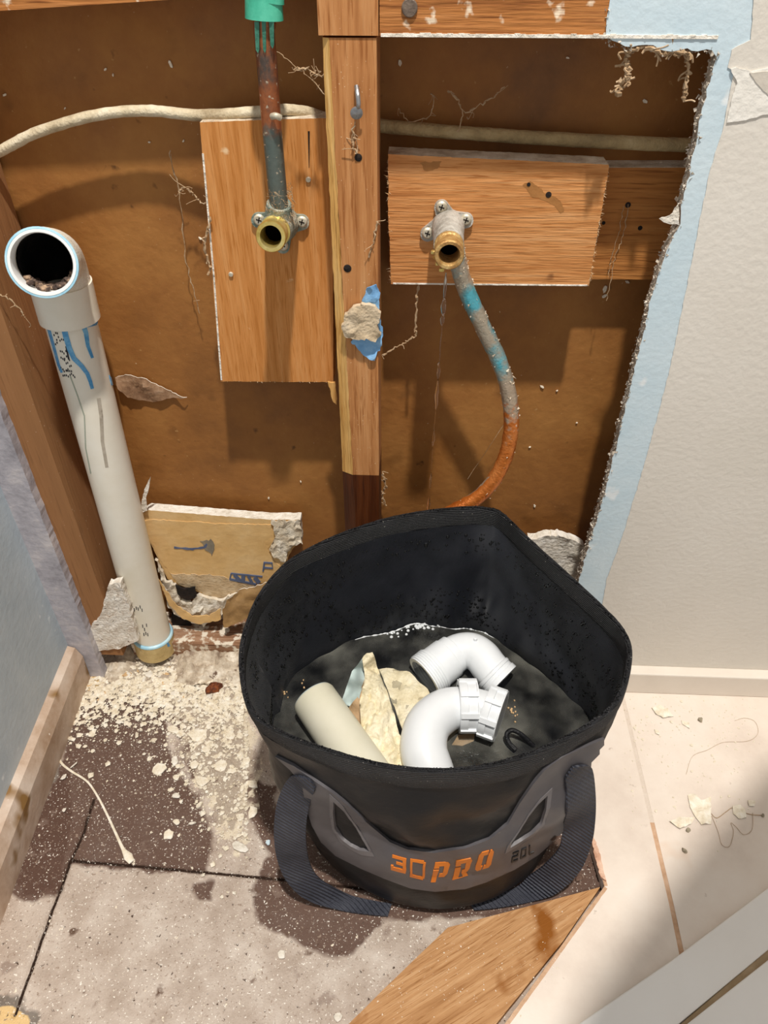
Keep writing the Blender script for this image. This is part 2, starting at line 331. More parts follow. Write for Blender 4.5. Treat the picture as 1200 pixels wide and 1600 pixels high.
mould = [px_poly(l) for l in ([(60, 1200), (100, 1190), (112, 1300), (95, 1390), (40, 1400), (20, 1370)], [(-10, 1560), (30, 1558), (66, 1590), (55, 1625), (-30, 1625)])]
seams = [[(-.3225, .385), (-.320, .35), (-.3225, .32), (-.323, .26), (-.322, .19)], [(-.322, .321), (-.22, .317), (-.112, .312), (0, .305), (.1, .30)], [(cx, cy+.004), (.10, .285)]]
X0, X1, Y0, Y1, ST = -.52, .24, .10, .622, .0017
nx, ny = int((X1-X0)/ST), int((Y1-Y0)/ST); V = []; A = {'wet': [], 'tan': [], 'dustp': [], 'mould': [], 'seam': []}
def sd(x, y, polys, wdt):
    b = -9
    for p in polys:
        bx0 = min(q[0] for q in p)-wdt; bx1 = max(q[0] for q in p)+wdt; by0 = min(q[1] for q in p)-wdt; by1 = max(q[1] for q in p)+wdt
        if x < bx0 or x > bx1 or y < by0 or y > by1: continue
        d = pdist(x, y, p); b = max(b, d if pip(x, y, p) else -d)
    return max(0, min(1, .5+b/(2*wdt)))
for j in range(ny+1):
    y = Y0+j*ST
    for i in range(nx+1):
        x = X0+i*ST; n1 = fbm((x*45, y*45, 3)); xx = x+n1*.004; yy = y+fbm((x*45, y*45, 9))*.004
        s = 1e9
        for sm in seams: s = min(s, pdist(xx if 0 else x+n1*.0006, y, sm, False))
        s = max(0, 1-s/.0026)
        dd = sd(xx, yy, dust, .02)
        z = SUB+noise.noise((x*300, y*300, 0))*.0004+n1*.0006-s*.006+max(0, dd-.3)*max(0, fbm((x*130, y*130, 5))+.25)*.006
        if y > .555: z += min(1, (y-.555)/.02)*.006*max(0, .6+n1)
        V.append((x, y, z))
        A['wet'].append(sd(xx, yy, wet, .012)); A['tan'].append(sd(xx, yy, tan, .004)); A['dustp'].append(dd); A['mould'].append(sd(xx, yy, mould, .014)); A['seam'].append(s)
Fc = [(j*(nx+1)+i, j*(nx+1)+i+1, (j+1)*(nx+1)+i+1, (j+1)*(nx+1)+i) for j in range(ny) for i in range(nx)]
sub_m = M('stained_subfloor', ['ae9c8d', 'c2b2a4', 'd4c7ba'], ns=30, det=10, rough=.8, bump=.6, bs=700, spec=.3,
          amix=[('dustp', 'dccdb4', 60, 1.3, .9), ('mould', '5d564e', 90, .9, .75), ('wet', '583c30', 60, .45, .9), ('dustp', 'e2d4bc', 110, 1.9, .95), ('dustp', '8a766a', 42, 2.9, .6), ('tan', 'e2c088', 70, .35, 1), ('seam', '2e1c10', 200, .3, 1)],  # the brown over the dust mask paints small shadows among the lumps
          specks=[('6a5344', 55, .69, .75), ('4c382c', 260, .66, .72), ('9c8878', 420, .62, .70), ('f6eee2', 520, .64, .69), ('efe2cc', 140, .70, .74)])
o = mk('floor', V, Fc, sub_m, attrs=A, smooth=180); o['kind'] = 'structure'
# ---- framing
def vboard(name, x0, x1, y0, y1, z0, z1, mat, parent=None, top=None, bev=.0012):
    g = G(); v, f = box(x0, x1, y0, y1, z0, z1); g.add(v, f)
    if top: g.m[[i for i, q in enumerate(f) if all(v[k][2] == z1 for k in q)][0]] = 1; return g.build(name, [mat, top], parent, smooth=0)
    return g.build(name, mat, parent, smooth=0)
xs0, xs1 = -.0635, -.0288
# centre stud: ragged lighter arris on the left, wet foot
st = thing('wall_stud', (-.046, .575, 0), 'central upright timber stud between the tap boards, splintered left edge and dark wet foot', 'wall stud')
def stud_section(z, ch):   # chamfered left arris
    return [Vector((xs0+ch, YF, z)), Vector((xs1, YF, z)), Vector((xs1, YF+.048, z)), Vector((xs0, YF+.048, z)), Vector((xs0, YF+ch*.55, z))]
ztop = PY(550, 57, YF).z; zwet = PY(560, 742, YF).z; zend = 0.012
def stud_mesh(za, zb, mat, name, n=60):
    g = G(); rows = []; e = G()
    for i in range(n+1):
        z = za+(zb-za)*i/n; t = (ztop-z)/(ztop-.2); c = .0045+.0075*max(0, min(1.1, t))+noise.noise((0, 5, z*60))*.0008
        rows.append(stud_section(z+(0), c))
    for i in range(n):
        for k in range(4):
            a, b = rows[i][k], rows[i][(k+1) % 5]; c, d = rows[i+1][(k+1) % 5], rows[i+1][k]; g.add([a, b, c, d], [(0, 1, 2, 3)])
        a, b = rows[i][4], rows[i][0]; c, d = rows[i+1][0], rows[i+1][4]; e.add([a, b, c, d], [(0, 1, 2, 3)])
    g.add(rows[0], [(0, 1, 2, 3, 4)]); g.add(rows[-1], [(0, 1, 2, 3, 4)])
    g.build(name, mat, st, smooth=30); return e
e1_ = stud_mesh(zwet, ztop-.0008, stud_m, 'post'); e2_ = stud_mesh(zend, zwet, wetwood_m, 'wet_foot', 30)
for q in (e1_,):
    for v in q.v: v.x += noise.noise(v*240)*.0006; v.y -= .0004
    q.build('splintered_edge', rawedge_m, st, smooth=30)
e2_.build('splintered_edge', wetwood_m, st, smooth=30)
# bent nail, nail hole, knot
def dot(parent, u, v, Y, r, mat, name='nail_hole', d=(0, -1, 0), th=.0008): 
    return G().add(*disc(PY(u, v, Y+.0003), d, r, th)).build(name, mat, parent)
dot(st, 560, 246, YF, .0026, dark_m); dot(st, 543, 419, YF, .003, dark_m, 'knot_hole')
nail = spline([PY(557, 135, YF-.001), PY(559, 150, YF-.006), PY(560, 165, YF-.006), PY(558, 172, YF-.002)], 6)
g = G(); g.add(*sweep(nail, .0016, 10)); g.add(*disc(PY(557, 176, YF-.0045), (.1, -1, -.3), .0042, .0012)); g.build('bent_nail', M('galvanised_nail', ['8f8f90', 'c8c8c8'], ns=80, rough=.35, metal=.8, bump=.2), st)
# upper stud and joist
g = G(); g.add(*box(-.0655, -.0275, YF-.001, YF+.048, ztop+.0006, 1.2))
us = g.build('wall_stud', stud_m, smooth=0); tag(us, 'short upper stud piece above the pale joint line, beside the joist', 'wall stud')
zj = PY(780, 57, YF).z
jo = thing('noggin', (.1, .57, zj), 'rough horizontal timber noggin along the top, right of the stud', 'noggin')
g = G(); g.add(*box(-.0268, PY(962, 10, YD).x+.008, YF, YF+.07, zj, zj+.085)); jb = g.build('beam', joist_m, jo, smooth=0)
g = G()
for i in range(60):
    a = -.026+i*.0035; b = a+.0035; h = .0012+.0012*abs(noise.noise((a*200, 0, 0))); g.add(*box(a, b, YF-.0008-h*.3, YF+.004, zj-.0005, zj+h))
g.build('plaster_bead', plaster_m, jo, smooth=0)
dot(jo, 640, 12, YF, .005, M('old_nail', ['5a4a40', '8a7a6c'], ns=90, rough=.6, metal=.4, bump=.5), 'nail_head', th=.002)
zl = PY(150, 22, YF+.01).z
za_ = PY(0, 17, YF+.03).z; zb_ = PY(320, -4, YF+.03).z; xa_ = PY(0, 17, YF+.03).x; xb_ = PY(320, -4, YF+.03).x; k_ = (zb_-za_)/(xb_-xa_); xe_, xf_ = -.45, -.066
tn = G().add(*prism([(xe_, YF+.03, za_+k_*(xe_-xa_)), (xf_, YF+.03, za_+k_*(xf_-xa_)), (xf_, YF+.03, za_+.09), (xe_, YF+.03, za_+.09)], (0, YL-YF-.031, 0))).build('noggin', joist_m, smooth=0); tag(tn, 'horizontal timber just showing at the top left corner above the cable', 'noggin')
zlt = PY(5, 14, YF).z
# corner stud left
cs = G().add(*box(-.385, -.336, YF, YF+.07, SUB+.03, 1.2)).build('wall_stud', lstud_m, smooth=0)
tag(cs, 'brown old stud in the left corner beside the blue wall', 'wall stud')
# bottom plate
bp_ = G()
bp_.add(*prism(rough_loop([(-.335, YF+.022, SUB), (-.335, YF+.022, .017), (.175, YF+.022, .017), (.175, YF+.022, SUB)], .006, [.0004, .0012, 0, 0]), (0, .05, 0)))
bp = bp_.build('bottom_plate', wood('bottom_plate_timber', ['6a4630', '9a7458', 'b8977c'], 'x', 1, specks=[('e8dcc8', 120, .5, .6)]), smooth=0)
tag(bp, 'dusty timber bottom plate lying along the foot of the wall', 'bottom plate')
# ---- plasterboard wall on the right
def X_at(u, v, Y=YD): return PY(u, v, Y)
edge_px = [(962, -60), (948, 28), (945, 57), (958, 62), (975, 74), (1010, 68), (1040, 80), (1072, 76), (1090, 80), (1112, 78), (1119, 86),
           (1105, 140), (1093, 190), (1080, 255), (1066, 320), (1062, 350), (1042, 392), (1032, 420), (1015, 475), (1003, 530), (985, 605), (965, 690), (945, 770), (925, 835), (912, 880), (903, 912), (894, 960)]
loop = [PY(u, v, YD) for u, v in edge_px]+[Vector((.180, YD, .0)), Vector((.66, YD, .0)), Vector((.66, YD, 1.2)), PY(975, -500, YD)]
nl = len(loop); amps = [.002]*(len(edge_px)-1)+[.0012, 0, 0, 0, .001]
lp = rough_loop(loop, .0035, amps, 3)
g = G(); v, f = prism(lp, (0, .0105, 0)); g.add(v, f); g.m = [0, 1]+[1]*(len(f)-2)
wr = g.build('wall_right', [bluep_m, fuzzy_m], smooth=0); wr['kind'] = 'structure'
# torn paper fringe along the edge (fibres)
g = G(); n = len(lp)
for i in range(n):
    p = lp[i]
    if p.x > .2 and p.z < .62 or p.x > .3 or p.z > .75: continue
    for k in range(9):
        q = p+Vector((random.gauss(0, .0008), random.uniform(-.0008, .0105), random.gauss(0, .0016)))
        s = random.uniform(.0006, .0021); dr = [Vector((random.gauss(0, 1), random.gauss(0, .8), random.gauss(0, 1))).normalized()*s for _ in range(4)]
        g.add([q+d for d in dr], [(0, 1, 2), (0, 2, 3), (0, 3, 1), (1, 3, 2)])
g.build('torn_fringe', fuzzy_m, wr, smooth=0)['kind'] = 'stuff'
paint = [(1178, -60), (1176, 20), (1172, 62), (1142, 78), (1137, 104), (1146, 112), (1132, 190), (1108, 270), (1090, 360), (1066, 480), (1050, 560), (1030, 640), (1002, 740), (975, 830), (948, 905), (938, 960), (925, 1060)]
loop = [PY(u, v, YD) for u, v in paint]+[Vector((.655, YD, .03)), Vector((.655, YD, 1.19))]
lp2 = rough_loop(loop, .003, [.0009]*(len(paint)-1)+[0, 0, 0], 9)
v, f = prism([p+Vector((0, -.0006, 0)) for p in lp2], (0, .0005, 0)); mk('cream_paint_layer', v, f, cream_m, wr, smooth=0)
def flap(name, poly, Y, mat, parent, amp=.001, th=.0006, step=.002):
    l = rough_loop([PY(u, v, Y) for u, v in poly], step, amp, 5); v, f = prism(l, (0, th, 0)); return mk(name, v, f, mat, parent, smooth=0)
flap('torn_paper_patch', [(1142, 108), (1150, 106), (1176, 112), (1202, 106), (1230, 108), (1230, 172), (1200, 178), (1165, 188), (1136, 192), (1142, 160), (1152, 130)], YD-.0014, M('white_torn_paper', ['e9e4da', 'f6f2ea'], ns=30, rough=.9, bump=.4, bs=200), wr)
flap('old_paint_patch', [(1172, 114), (1202, 112), (1230, 112), (1230, 160), (1200, 148), (1186, 134)], YD-.0018, M('old_beige_paint', ['cfc6b8', 'd8d0c4'], rough=.5), wr)
flap('hanging_shred', [(1060, 318), (1050, 334), (1030, 342), (1046, 350), (1062, 352)], YD-.002, plaster_m, wr, .0015)
# ---- added unseen blocker at the right; its slab outline shapes the shade on the tiles
vc = thing('vanity_cabinet', (.75, .0, 0), 'white vanity cabinet with overhanging bench top just outside the photo on the right', 'cabinet')
G().add(*box(.62, 1.1, -.35, .22, .0, .86)).build('body', M('cabinet_white', ['e4e0da', 'eae6e0'], rough=.4, bump=0), vc, smooth=0)
tp = [(.10, .03), (.147, .097), (.180, .131), (.227, .179), (.292, .237), (.42, .30), (.60, .33), (1.12, .33), (1.12, -.37), (.5, -.37), (.2, -.1)]
v, f = prism([(x, y, .86) for x, y in tp], (0, 0, .03)); mk('bench_top', v, f, MC['cabinet_white'], vc, smooth=0)
# ---- baseboard right
bb = G().add(*box(.178, .66, .5355, .5490, .0, .0345)); o = bb.build('baseboard_right', skirt_m, smooth=0); o['kind'] = 'structure'
bev = o.modifiers.new('bevel', 'BEVEL'); bev.width = .0015; bev.segments = 2
# ---- left wall, corner strip, left baseboard
wlx = lambda y: -.392+(y-.565)*-.05
def lw(y, z): return Vector((wlx(y), y, z))
pts = [(wlx(.54), .54), (wlx(0.0), 0.0), (wlx(0.0)-.08, 0.0), (wlx(.54)-.08, .54)]
v, f = prism([Vector((a, b, SUB)) for a, b in pts], (0, 0, 1.2)); o = mk('wall_left', v, f, bluewall_m, smooth=0); o['kind'] = 'structure'
cst = [PY(130, 1012, .54), ]
lp3 = rough_loop([Vector((-.362, .5385, SUB+.002)), Vector((-.3625, .5385, .6)), Vector((-.392, .5385, .6)), Vector((-.392, .5385, SUB+.002))], .005, [.0012, 0, 0, 0])
v, f = prism(lp3, (0, .0115, 0)); o = mk('corner_tape_strip', v, f, metal_edge_m, smooth=0); tag(o, 'grey dusty corner tape strip running down beside the blue wall', 'corner strip')
# left baseboard with sloped top
sec = [(0, SUB), (.012, SUB), (.0135, .03), (.008, .045), (0, .048)]
g = G(); ya, yb = .537, 0.0
A_ = [Vector((wlx(ya)+d, ya, z)) for d, z in sec]; B_ = [Vector((wlx(yb)+d, yb, z)) for d, z in sec]; k = len(sec)
g.add(A_+B_, [tuple(range(k)), tuple(range(2*k-1, k-1, -1))]+[(i, (i+1) % k, (i+1) % k+k, i+k) for i in range(k)])
o = g.build('baseboard_left', skirtl_m, smooth=0); o['kind'] = 'structure'
# ================================================================== SHEETS, DECALS, CHIPS
def tri_region(polys, holes, step):
    """triangulate 2-D polygons (union) minus holes, with inner grid points -> verts, tris"""
    vs = []; es = []
    for p in polys+holes:
        n = len(p); b = len(vs); k = 0; q = []
        for i in range(n):
            a = p[i]; c = p[(i+1) % n]; m = max(1, int(math.hypot(c[0]-a[0], c[1]-a[1])/step))
            for j in range(m): q.append((a[0]+(c[0]-a[0])*j/m, a[1]+(c[1]-a[1])*j/m))
        vs += q; es += [(b+i, b+(i+1) % len(q)) for i in range(len(q))]
    xs = [a[0] for a in vs]; ys = [a[1] for a in vs]
    ins = lambda x, y: any(pip(x, y, p) for p in polys) and not any(pip(x, y, h) for h in holes)
    y = min(ys)+step*.5
    while y < max(ys):
        x = min(xs)+step*.5
        while x < max(xs):
            if ins(x, y) and min(pdist(x, y, p) for p in polys+holes) > step*.4: vs.append((x, y))
            x += step
        y += step
    r = geometry.delaunay_2d_cdt([Vector(v) for v in vs], es, [], 0, 1e-4)
    ov = [tuple(v) for v in r[0]]; f = []
    for t in r[2]:
        cx_ = sum(ov[i][0] for i in t)/3; cy_ = sum(ov[i][1] for i in t)/3
        if ins(cx_, cy_): f.append(tuple(t))
    return ov, f
def thicken(top, bot, tris):
    n = len(top); cnt = {}
    for t in tris:
        for a, b in ((t[0], t[1]), (t[1], t[2]), (t[2], t[0])):
            cnt[(a, b)] = 1
    f = list(tris)+[tuple(i+n for i in t[::-1]) for t in tris]
    for (a, b) in cnt:
        if (b, a) not in cnt: f.append((a, a+n, b+n, b))
    return list(top)+list(bot), f
def sheet(name, poly, Yf, mat, parent=None, amp=.002, th=.0008, step=4, jit=1.2, freq=60, seed=0, edge=None, floor=None, smooth=40):
    """ragged, uneven sheet; poly in the photo frame laid on plane y=Yf (or on z=floor)"""
    pj = []
    for i in range(len(poly)):
        a = poly[i]; c = poly[(i+1) % len(poly)]; m = max(1, int(math.hypot(c[0]-a[0], c[1]-a[1])/step))
        for j in range(m):
            x = a[0]+(c[0]-a[0])*j/m; y = a[1]+(c[1]-a[1])*j/m
            pj.append((x+noise.noise((x*.21, y*.21, seed))*jit*2, y+noise.noise((x*.21, y*.21, seed+9))*jit*2))
    v2, t = tri_region([pj], [], step*1.3); top = []; bot = []
    for x, y in v2:
        if floor is None:
            p = PY(x, y, Yf); n = fbm((p.x*freq, p.z*freq, seed)); yy = -abs(n)*amp; top.append(p+Vector((0, yy, 0))); bot.append(p+Vector((0, yy+th, 0)))
        else:
            p = PZ(x, y, floor); n = fbm((p.x*freq, p.y*freq, seed)); zz = abs(n)*amp; top.append(p+Vector((0, 0, zz+th))); bot.append(p+Vector((0, 0, zz*.6)))
    v, f = thicken(top, bot, t)
    if edge: 
        o = mk(name, v, f, [mat, edge], parent, smooth=smooth, mats=[0]*len(t)+[1]*(len(f)-len(t)))
    else: o = mk(name, v, f, mat, parent, smooth=smooth)
    return o
def decal(name, polys, holes, bvh, off, mat, parent=None, step=7, mind=None, smooth=60):
    v2, t = tri_region(polys, holes, step); top = []; bot = []; bad = set()
    for i, (x, y) in enumerate(v2):
        h = bvh.ray_cast(_C, ray(x, y).normalized())
        if h[0] is None: bad.add(i); top.append(_C); bot.append(_C); continue
        n = h[1]; n = n if n.dot(h[0]-_C) < 0 else -n
        top.append(h[0]+n*off); bot.append(h[0]-n*.0006)
    t = [q for q in t if not any(i in bad for i in q)]
    used = sorted({i for q in t for i in q}); ix = {a: b for b, a in enumerate(used)}
    v, f = thicken([top[i] for i in used], [bot[i] for i in used], [tuple(ix[i] for i in q) for q in t])
    return mk(name, v, f, mat, parent, smooth=smooth)
def bvh_of(v, f): return BVHTree.FromPolygons([Vector(a) for a in v], f)
def chipgeo(c, rx, ry, th, seed, rot=None, n=None, tilt=0):
    rnd = random.Random(seed); n = n or rnd.randint(6, 10); a0 = rnd.random()*6 if rot is None else rot
    c = Vector(c); rings = []
    ang = sorted(2*math.pi*(i+rnd.uniform(-.3, .3))/n for i in range(n)); rr = [rnd.uniform(.7, 1.12) for _ in ang]
    tx, ty = rnd.uniform(-.2, .2)+tilt, rnd.uniform(-.2, .2)
    for k, (s, z) in enumerate(((.94, 0), (1, .35), (.97, .8), (.8, 1))):
        for a, r in zip(ang, rr):
            x = math.cos(a)*rx*r*s; y = math.sin(a)*ry*r*s; X = x*math.cos(a0)-y*math.sin(a0); Y = x*math.sin(a0)+y*math.cos(a0)
            rings.append(c+Vector((X, Y, z*th+(X*tx+Y*ty+rnd.uniform(-.1, .1)*th if k else 0))))
    f = [tuple(range(n))[::-1], tuple(range(3*n, 4*n))]
    for k in range(3): f += [(k*n+i, k*n+(i+1) % n, (k+1)*n+(i+1) % n, (k+1)*n+i) for i in range(n)]
    return rings, f
# ================================================================== TAP BOARDS
YB = .583
def board(name, front_px, Y, th, mat, label, cat, amps, group=None, top=None, step=.0025, fib=()):
    base = [PY(u, v, Y) for u, v in front_px]; lpx = rough_loop(base, step, amps, 4)
    xs = [p.x for p in lpx]; t = thing(name, ((min(xs)+max(xs))/2, Y+th/2, min(p.z for p in lpx)), label, cat, group)
    v, f = prism(lpx, (0, th, 0)); g = G(); g.add(v, f)
    g.m = [0, 0]+[1 if (Vector(v[q[3]])-Vector(v[q[0]])).x and (lpx[(i+1) % len(lpx)]-lpx[i]).normalized().dot(Vector((1, 0, 0))) > .8 else (2 if abs((lpx[(i+1) % len(lpx)]-lpx[i]).normalized().x) < .6 else 0) for i, q in enumerate(f[2:])]
    g.build('panel', [mat, top or dusty_m, rawedge_m], t, smooth=0)
    if fib:   # splintery fibres on sawn edges
        g = G(); rnd = random.Random(len(lpx))
        for (a, b, nf, ln) in fib:
            pa, pb = PY(*a, Y), PY(*b, Y)
            for i in range(nf):
                q = pa.lerp(pb, rnd.random())+Vector((0, rnd.uniform(-.0004, .004), 0)); d = Vector((rnd.gauss(0, .55), rnd.gauss(0, .3)-.1, rnd.gauss(0, .8))).normalized()*rnd.uniform(.3, 1)*ln
                s = Vector((.0003, 0, .0002)); g.add([q-s, q+s, q+d, q+Vector((0, .0004, 0))], [(0, 1, 2), (1, 3, 2), (3, 0, 2)])
        g.build('sawn_fibres', M('pale_wood_fibre', ['d6ab78', 'f0d8b4'], ns=200, rough=.9, bump=0), t, smooth=0)['kind'] = 'stuff'
    return t
# rear board on the right, then the front board
b_rear = board('backing_board', [(606, 262), (1090, 262), (1050, 437), (608, 434)], YB+.0215, .0205, ply_b, 'darker rear timber board reaching behind the torn wall edge, right of the front tap board', 'timber board', [0, 0, .0005, 0])
b_right = board('backing_board', [(606, 241), (952, 257), (940, 330), (929, 390), (920, 446), (780, 445), (611, 444), (607, 340)], YB, .021, ply_h,
                'orange plywood board with sideways grain holding the dripping tap fitting', 'timber board', [.0005, .0011, .0011, .0011, .0003, .0003, .0012, .0012],
                fib=[((951, 262), (921, 444), 200, .0035), ((606, 250), (611, 440), 160, .004), ((611, 444), (920, 446), 90, .0018)])
b_left = board('backing_board', [(312, 191), (420, 187), (519, 184), (521, 597), (345, 596)], YB, .021, ply_v,
               'tall orange plywood board with upright grain holding the dry tap fitting, left of the stud', 'timber board', [.0003, .0003, .0003, .0006, .0003],
               fib=[((345, 596), (520, 597), 160, .002), ((312, 191), (519, 184), 50, .0015)])
# paint edge slivers (pale cut edges)
def strip_px(name, pts, w, Y, mat, parent, th=.0008):
    a = [PY(u, v, Y-.0004) for u, v in pts]; g = G()
    for i in range(len(a)-1):
        d = (a[i+1]-a[i]).normalized(); n = d.cross(Vector((0, 1, 0)))*w*.5
        v, f = prism([a[i]-n, a[i+1]-n, a[i+1]+n, a[i]+n], (0, th, 0)); g.add(v, f)
    return g.build(name, mat, parent, smooth=0)
strip_px('pale_paint_edge', [(317, 240), (325, 330), (334, 430), (341, 530), (346, 594)], .0014, YB, plaster_m, b_left)
strip_px('pale_paint_edge', [(614, 443), (700, 444), (800, 445), (918, 446)], .0012, YB, plaster_m, b_right)
for (u, v, r) in ((482, 280, .0020), (361, 428, .0019)):
    G().add(*disc(PY(u, v, YB), (0, -1, -.1), r, .0016)).build('nail_head', steel_m, b_left)
g = G(); g.add(*prism([PY(481, 205, YB-.0002), PY(484, 205, YB-.0002), PY(483.5, 262, YB-.0002), PY(482.5, 262, YB-.0002)], (0, .0006, 0))); g.build('crack', dark_m, b_left, smooth=0)
for (u, v, r) in ((826, 288, .0014), (857, 304, .0022)): dot(b_right, u, v, YB, r, dark_m)
for (u, v, r) in ((981, 320, .0022), (943, 348, .0014), (1000, 356, .0018)): dot(b_rear, u, v, YB+.0215, r, dark_m)
# greasy smear on the right board
M('board_stain', ['a06c38', 'b47c44'], ns=60, rough=.7, bump=.2)
for k, l in enumerate(([(816, 288), (828, 284), (842, 292), (856, 306), (868, 306), (878, 318), (882, 330), (876, 333), (866, 322), (850, 312), (830, 306)], [(656, 254), (690, 252), (684, 264), (664, 268)])):
    sheet('grease_stain', l, YB-.0001, MC['board_stain'], b_right, amp=.00008, th=.0004, jit=1.6, seed=k)
sl = sheet('wood_splinter', [(513, 598), (524, 598), (526, 632), (520, 628)], YB-.008, rawedge_m, None, .001, .002); tag(sl, 'small orange splinter under the left board beside the stud', 'splinter')
# ================================================================== CABLE
c_l = [PY(-60, 262, .600), PY(0, 236, .600), PY(60, 206, .600), PY(150, 180, .600), PY(230, 173, .600), PY(310, 180, .596), PY(400, 175, .592), PY(450, 172, .594), PY(490, 178, .600), PY(520, 192, .612)]
ct = thing('power_cable', (-.05, .61, .56), 'old off-white cable running sideways behind the stud above both boards', 'cable')
g = G(); g.add(*sweep(spline(c_l, 10), .0049, 16, flat=.8, jit=.0004)); g.build('cable_run', cable_m, ct)
zt = PY(780, 215, .61).z
c_r = [PY(560, 190, .6115), PY(600, 197, .6115), PY(700, 206, .6115), PY(800, 213, .6115), PY(900, 219, .6115), PY(1000, 224, .6115), PY(1100, 228, .6115)]
g = G(); g.add(*sweep(spline(c_r, 10), .0049, 16, jit=.0004)); g.build('cable_run', cable2_m, ct)['label'] = 'tan dusty length of cable lying on the boards at the right'
# ================================================================== TAP FITTINGS
def screw(parent, P, d, r=.0043):
    s = G().add(*lathe(P, d, [(0, 1e-6), (0, r), (.0008, r), (.0019, r*.72), (.0021, 1e-6)], 20)).build('screw', steel_m, parent)
    d = Vector(d).normalized(); x = d.cross(Vector((.3, 0, 1))).normalized(); y = d.cross(x); g = G(); c = Vector(P)+d*.0019
    for a, b in ((x, y), (y, x)):
        v = [c+a*i*r*.5+b*j*.00045+d*k for i in (-1, 1) for j in (-1, 1) for k in (0, .0004)]
        g.add(v, box(0, 1, 0, 1, 0, 1)[1])
    g.build('cross_slot', dark_m, s, smooth=0)
def lug(P, C0, w, mat, parent, th=.003):
    P = Vector(P); C0 = Vector(C0); d = (P-C0).normalized(); n = d.cross(Vector((0, 1, 0))).normalized(); pts = []
    for k in range(13):
        a = -math.pi/2+math.pi*k/12; pts.append(P+d*math.cos(a)*w+n*math.sin(a)*w)
    pts += [C0+n*w*1.5, C0-n*w*1.5]
    v, f = prism(pts, (0, -th, 0)); return mk('lug', v, f, mat, parent, smooth=30)
# left fitting (dry)
Ly = YB
pc = PY(441, 349, Ly)
tl = thing('tap_fitting', pc, 'brass tap elbow with green-grey body below the copper pipe on the left board, dry mouth', 'tap fitting')
for (u, v) in ((405, 343), (472, 346), (442, 383)):
    P = PY(u, v, Ly-.0032); lug(PY(u, v, Ly), pc, .0058, verdi_m, tl); screw(tl, P, (0, -1, .02))
mouth = PY(423, 370, .527); back = Vector((pc.x, Ly-.001, pc.z+.001)); ax = (mouth-back)
g = G(); g.add(*lathe(back, ax, [(0, .0135), (.006, .0135), (.015, .0125), (.03, .0118), (.034, .0112), (.034, .0080), (.018, .0075), (.018, .001)], 32)); g.build('elbow_body', verdi_m, tl)
L = ax.length
g = G(); g.add(*lathe(back+ax.normalized()*(L-.024), ax, [(0, .0108), (0, .0112), (.004, .0112), (.0045, .0101), (.016, .0101), (.0165, .0108), (.0225, .0111), (.024, .0104), (.024, .0078), (.0225, .0074), (-.002, .0070), (-.014, .0068), (-.014, 1e-6)], 40)); g.m = [0]*len(g.f)
th_o = g.build('threaded_mouth', brass_m, tl)
G().add(*disc(back+ax.normalized()*(L-.020), ax, .0069, .0003)).build('dark_bore', bore_m, th_o)
# collar up to pipe
top0 = PY(436, 318, .556); bodyc = back+ax.normalized()*.02
g = G(); g.add(*sweep([bodyc, bodyc.lerp(top0, .5), top0], [.011, .0105, .0092], 24, jit=.0006)); g.build('pipe_socket', verdi_m, tl)
pth = [top0+Vector((0, 0, -.004)), PY(432, 280, .556), PY(424, 190, .556), PY(418, 110, .556), PY(412, 40, .556), PY(405, -90, .556), PY(405, -90, .556)+Vector((-.003, 0, .35))]
v, f = sweep(spline(pth, 14), .0068, 28)
z0 = pth[0].z; at = [max(0, min(1, 1-abs((p.z-z0)/.062)+.35))*1.0 if p.z < z0+.09 else 0 for p in v]
cp = mk('copper_pipe', v, f, copper_m, None, attrs={'patina': at}); tag(cp, 'straight weathered copper pipe coming down from a green sleeve to the left tap', 'copper pipe')
# sleeve
a, b = PY(413, 30, .556), PY(409, -90, .556)
sv = thing('pipe_sleeve', a, 'bright green plastic sleeve wrapping the copper pipe at the top edge', 'pipe sleeve')
g = G(); v, f = sweep(spline([a, a.lerp(b, .25), a.lerp(b, .6), b, b+Vector((-.003, 0, .33))], 8), [.0122, .0116, .0112, .0110], 30, flat=.85); g.add(v, f); g.build('sleeve', green_m, sv)
rnd = random.Random(2)
for (u, w_) in ((401, 7), (412, 6), (424, 7)):
    p0 = PY(u, 34, .5478); p1 = PY(u+1.5, 74+rnd.uniform(-4, 4), .5482); w2 = w_/1150*.5*.5
    v, f = prism([p0-Vector((w2, 0, 0)), p0+Vector((w2, 0, 0)), p1+Vector((w2*.7, 0, 0)), p1-Vector((0, 0, .002)), p1-Vector((w2*.8, 0, 0))], (0, .0012, 0)); mk('tape_tail', v, f, M('dark_green_tape', ['2c6a56', '4d8a74'], ns=80, rough=.6, bump=.5), sv, smooth=0)
sn = G().add(*sweep(spline([PY(425, 182, .547), PY(431, 181, .545), PY(438, 184, .547)], 5), .0021, 12)).build('pipe_clip_nail', steel_m); tag(sn, 'tiny pale nail poking out across the copper pipe', 'nail')
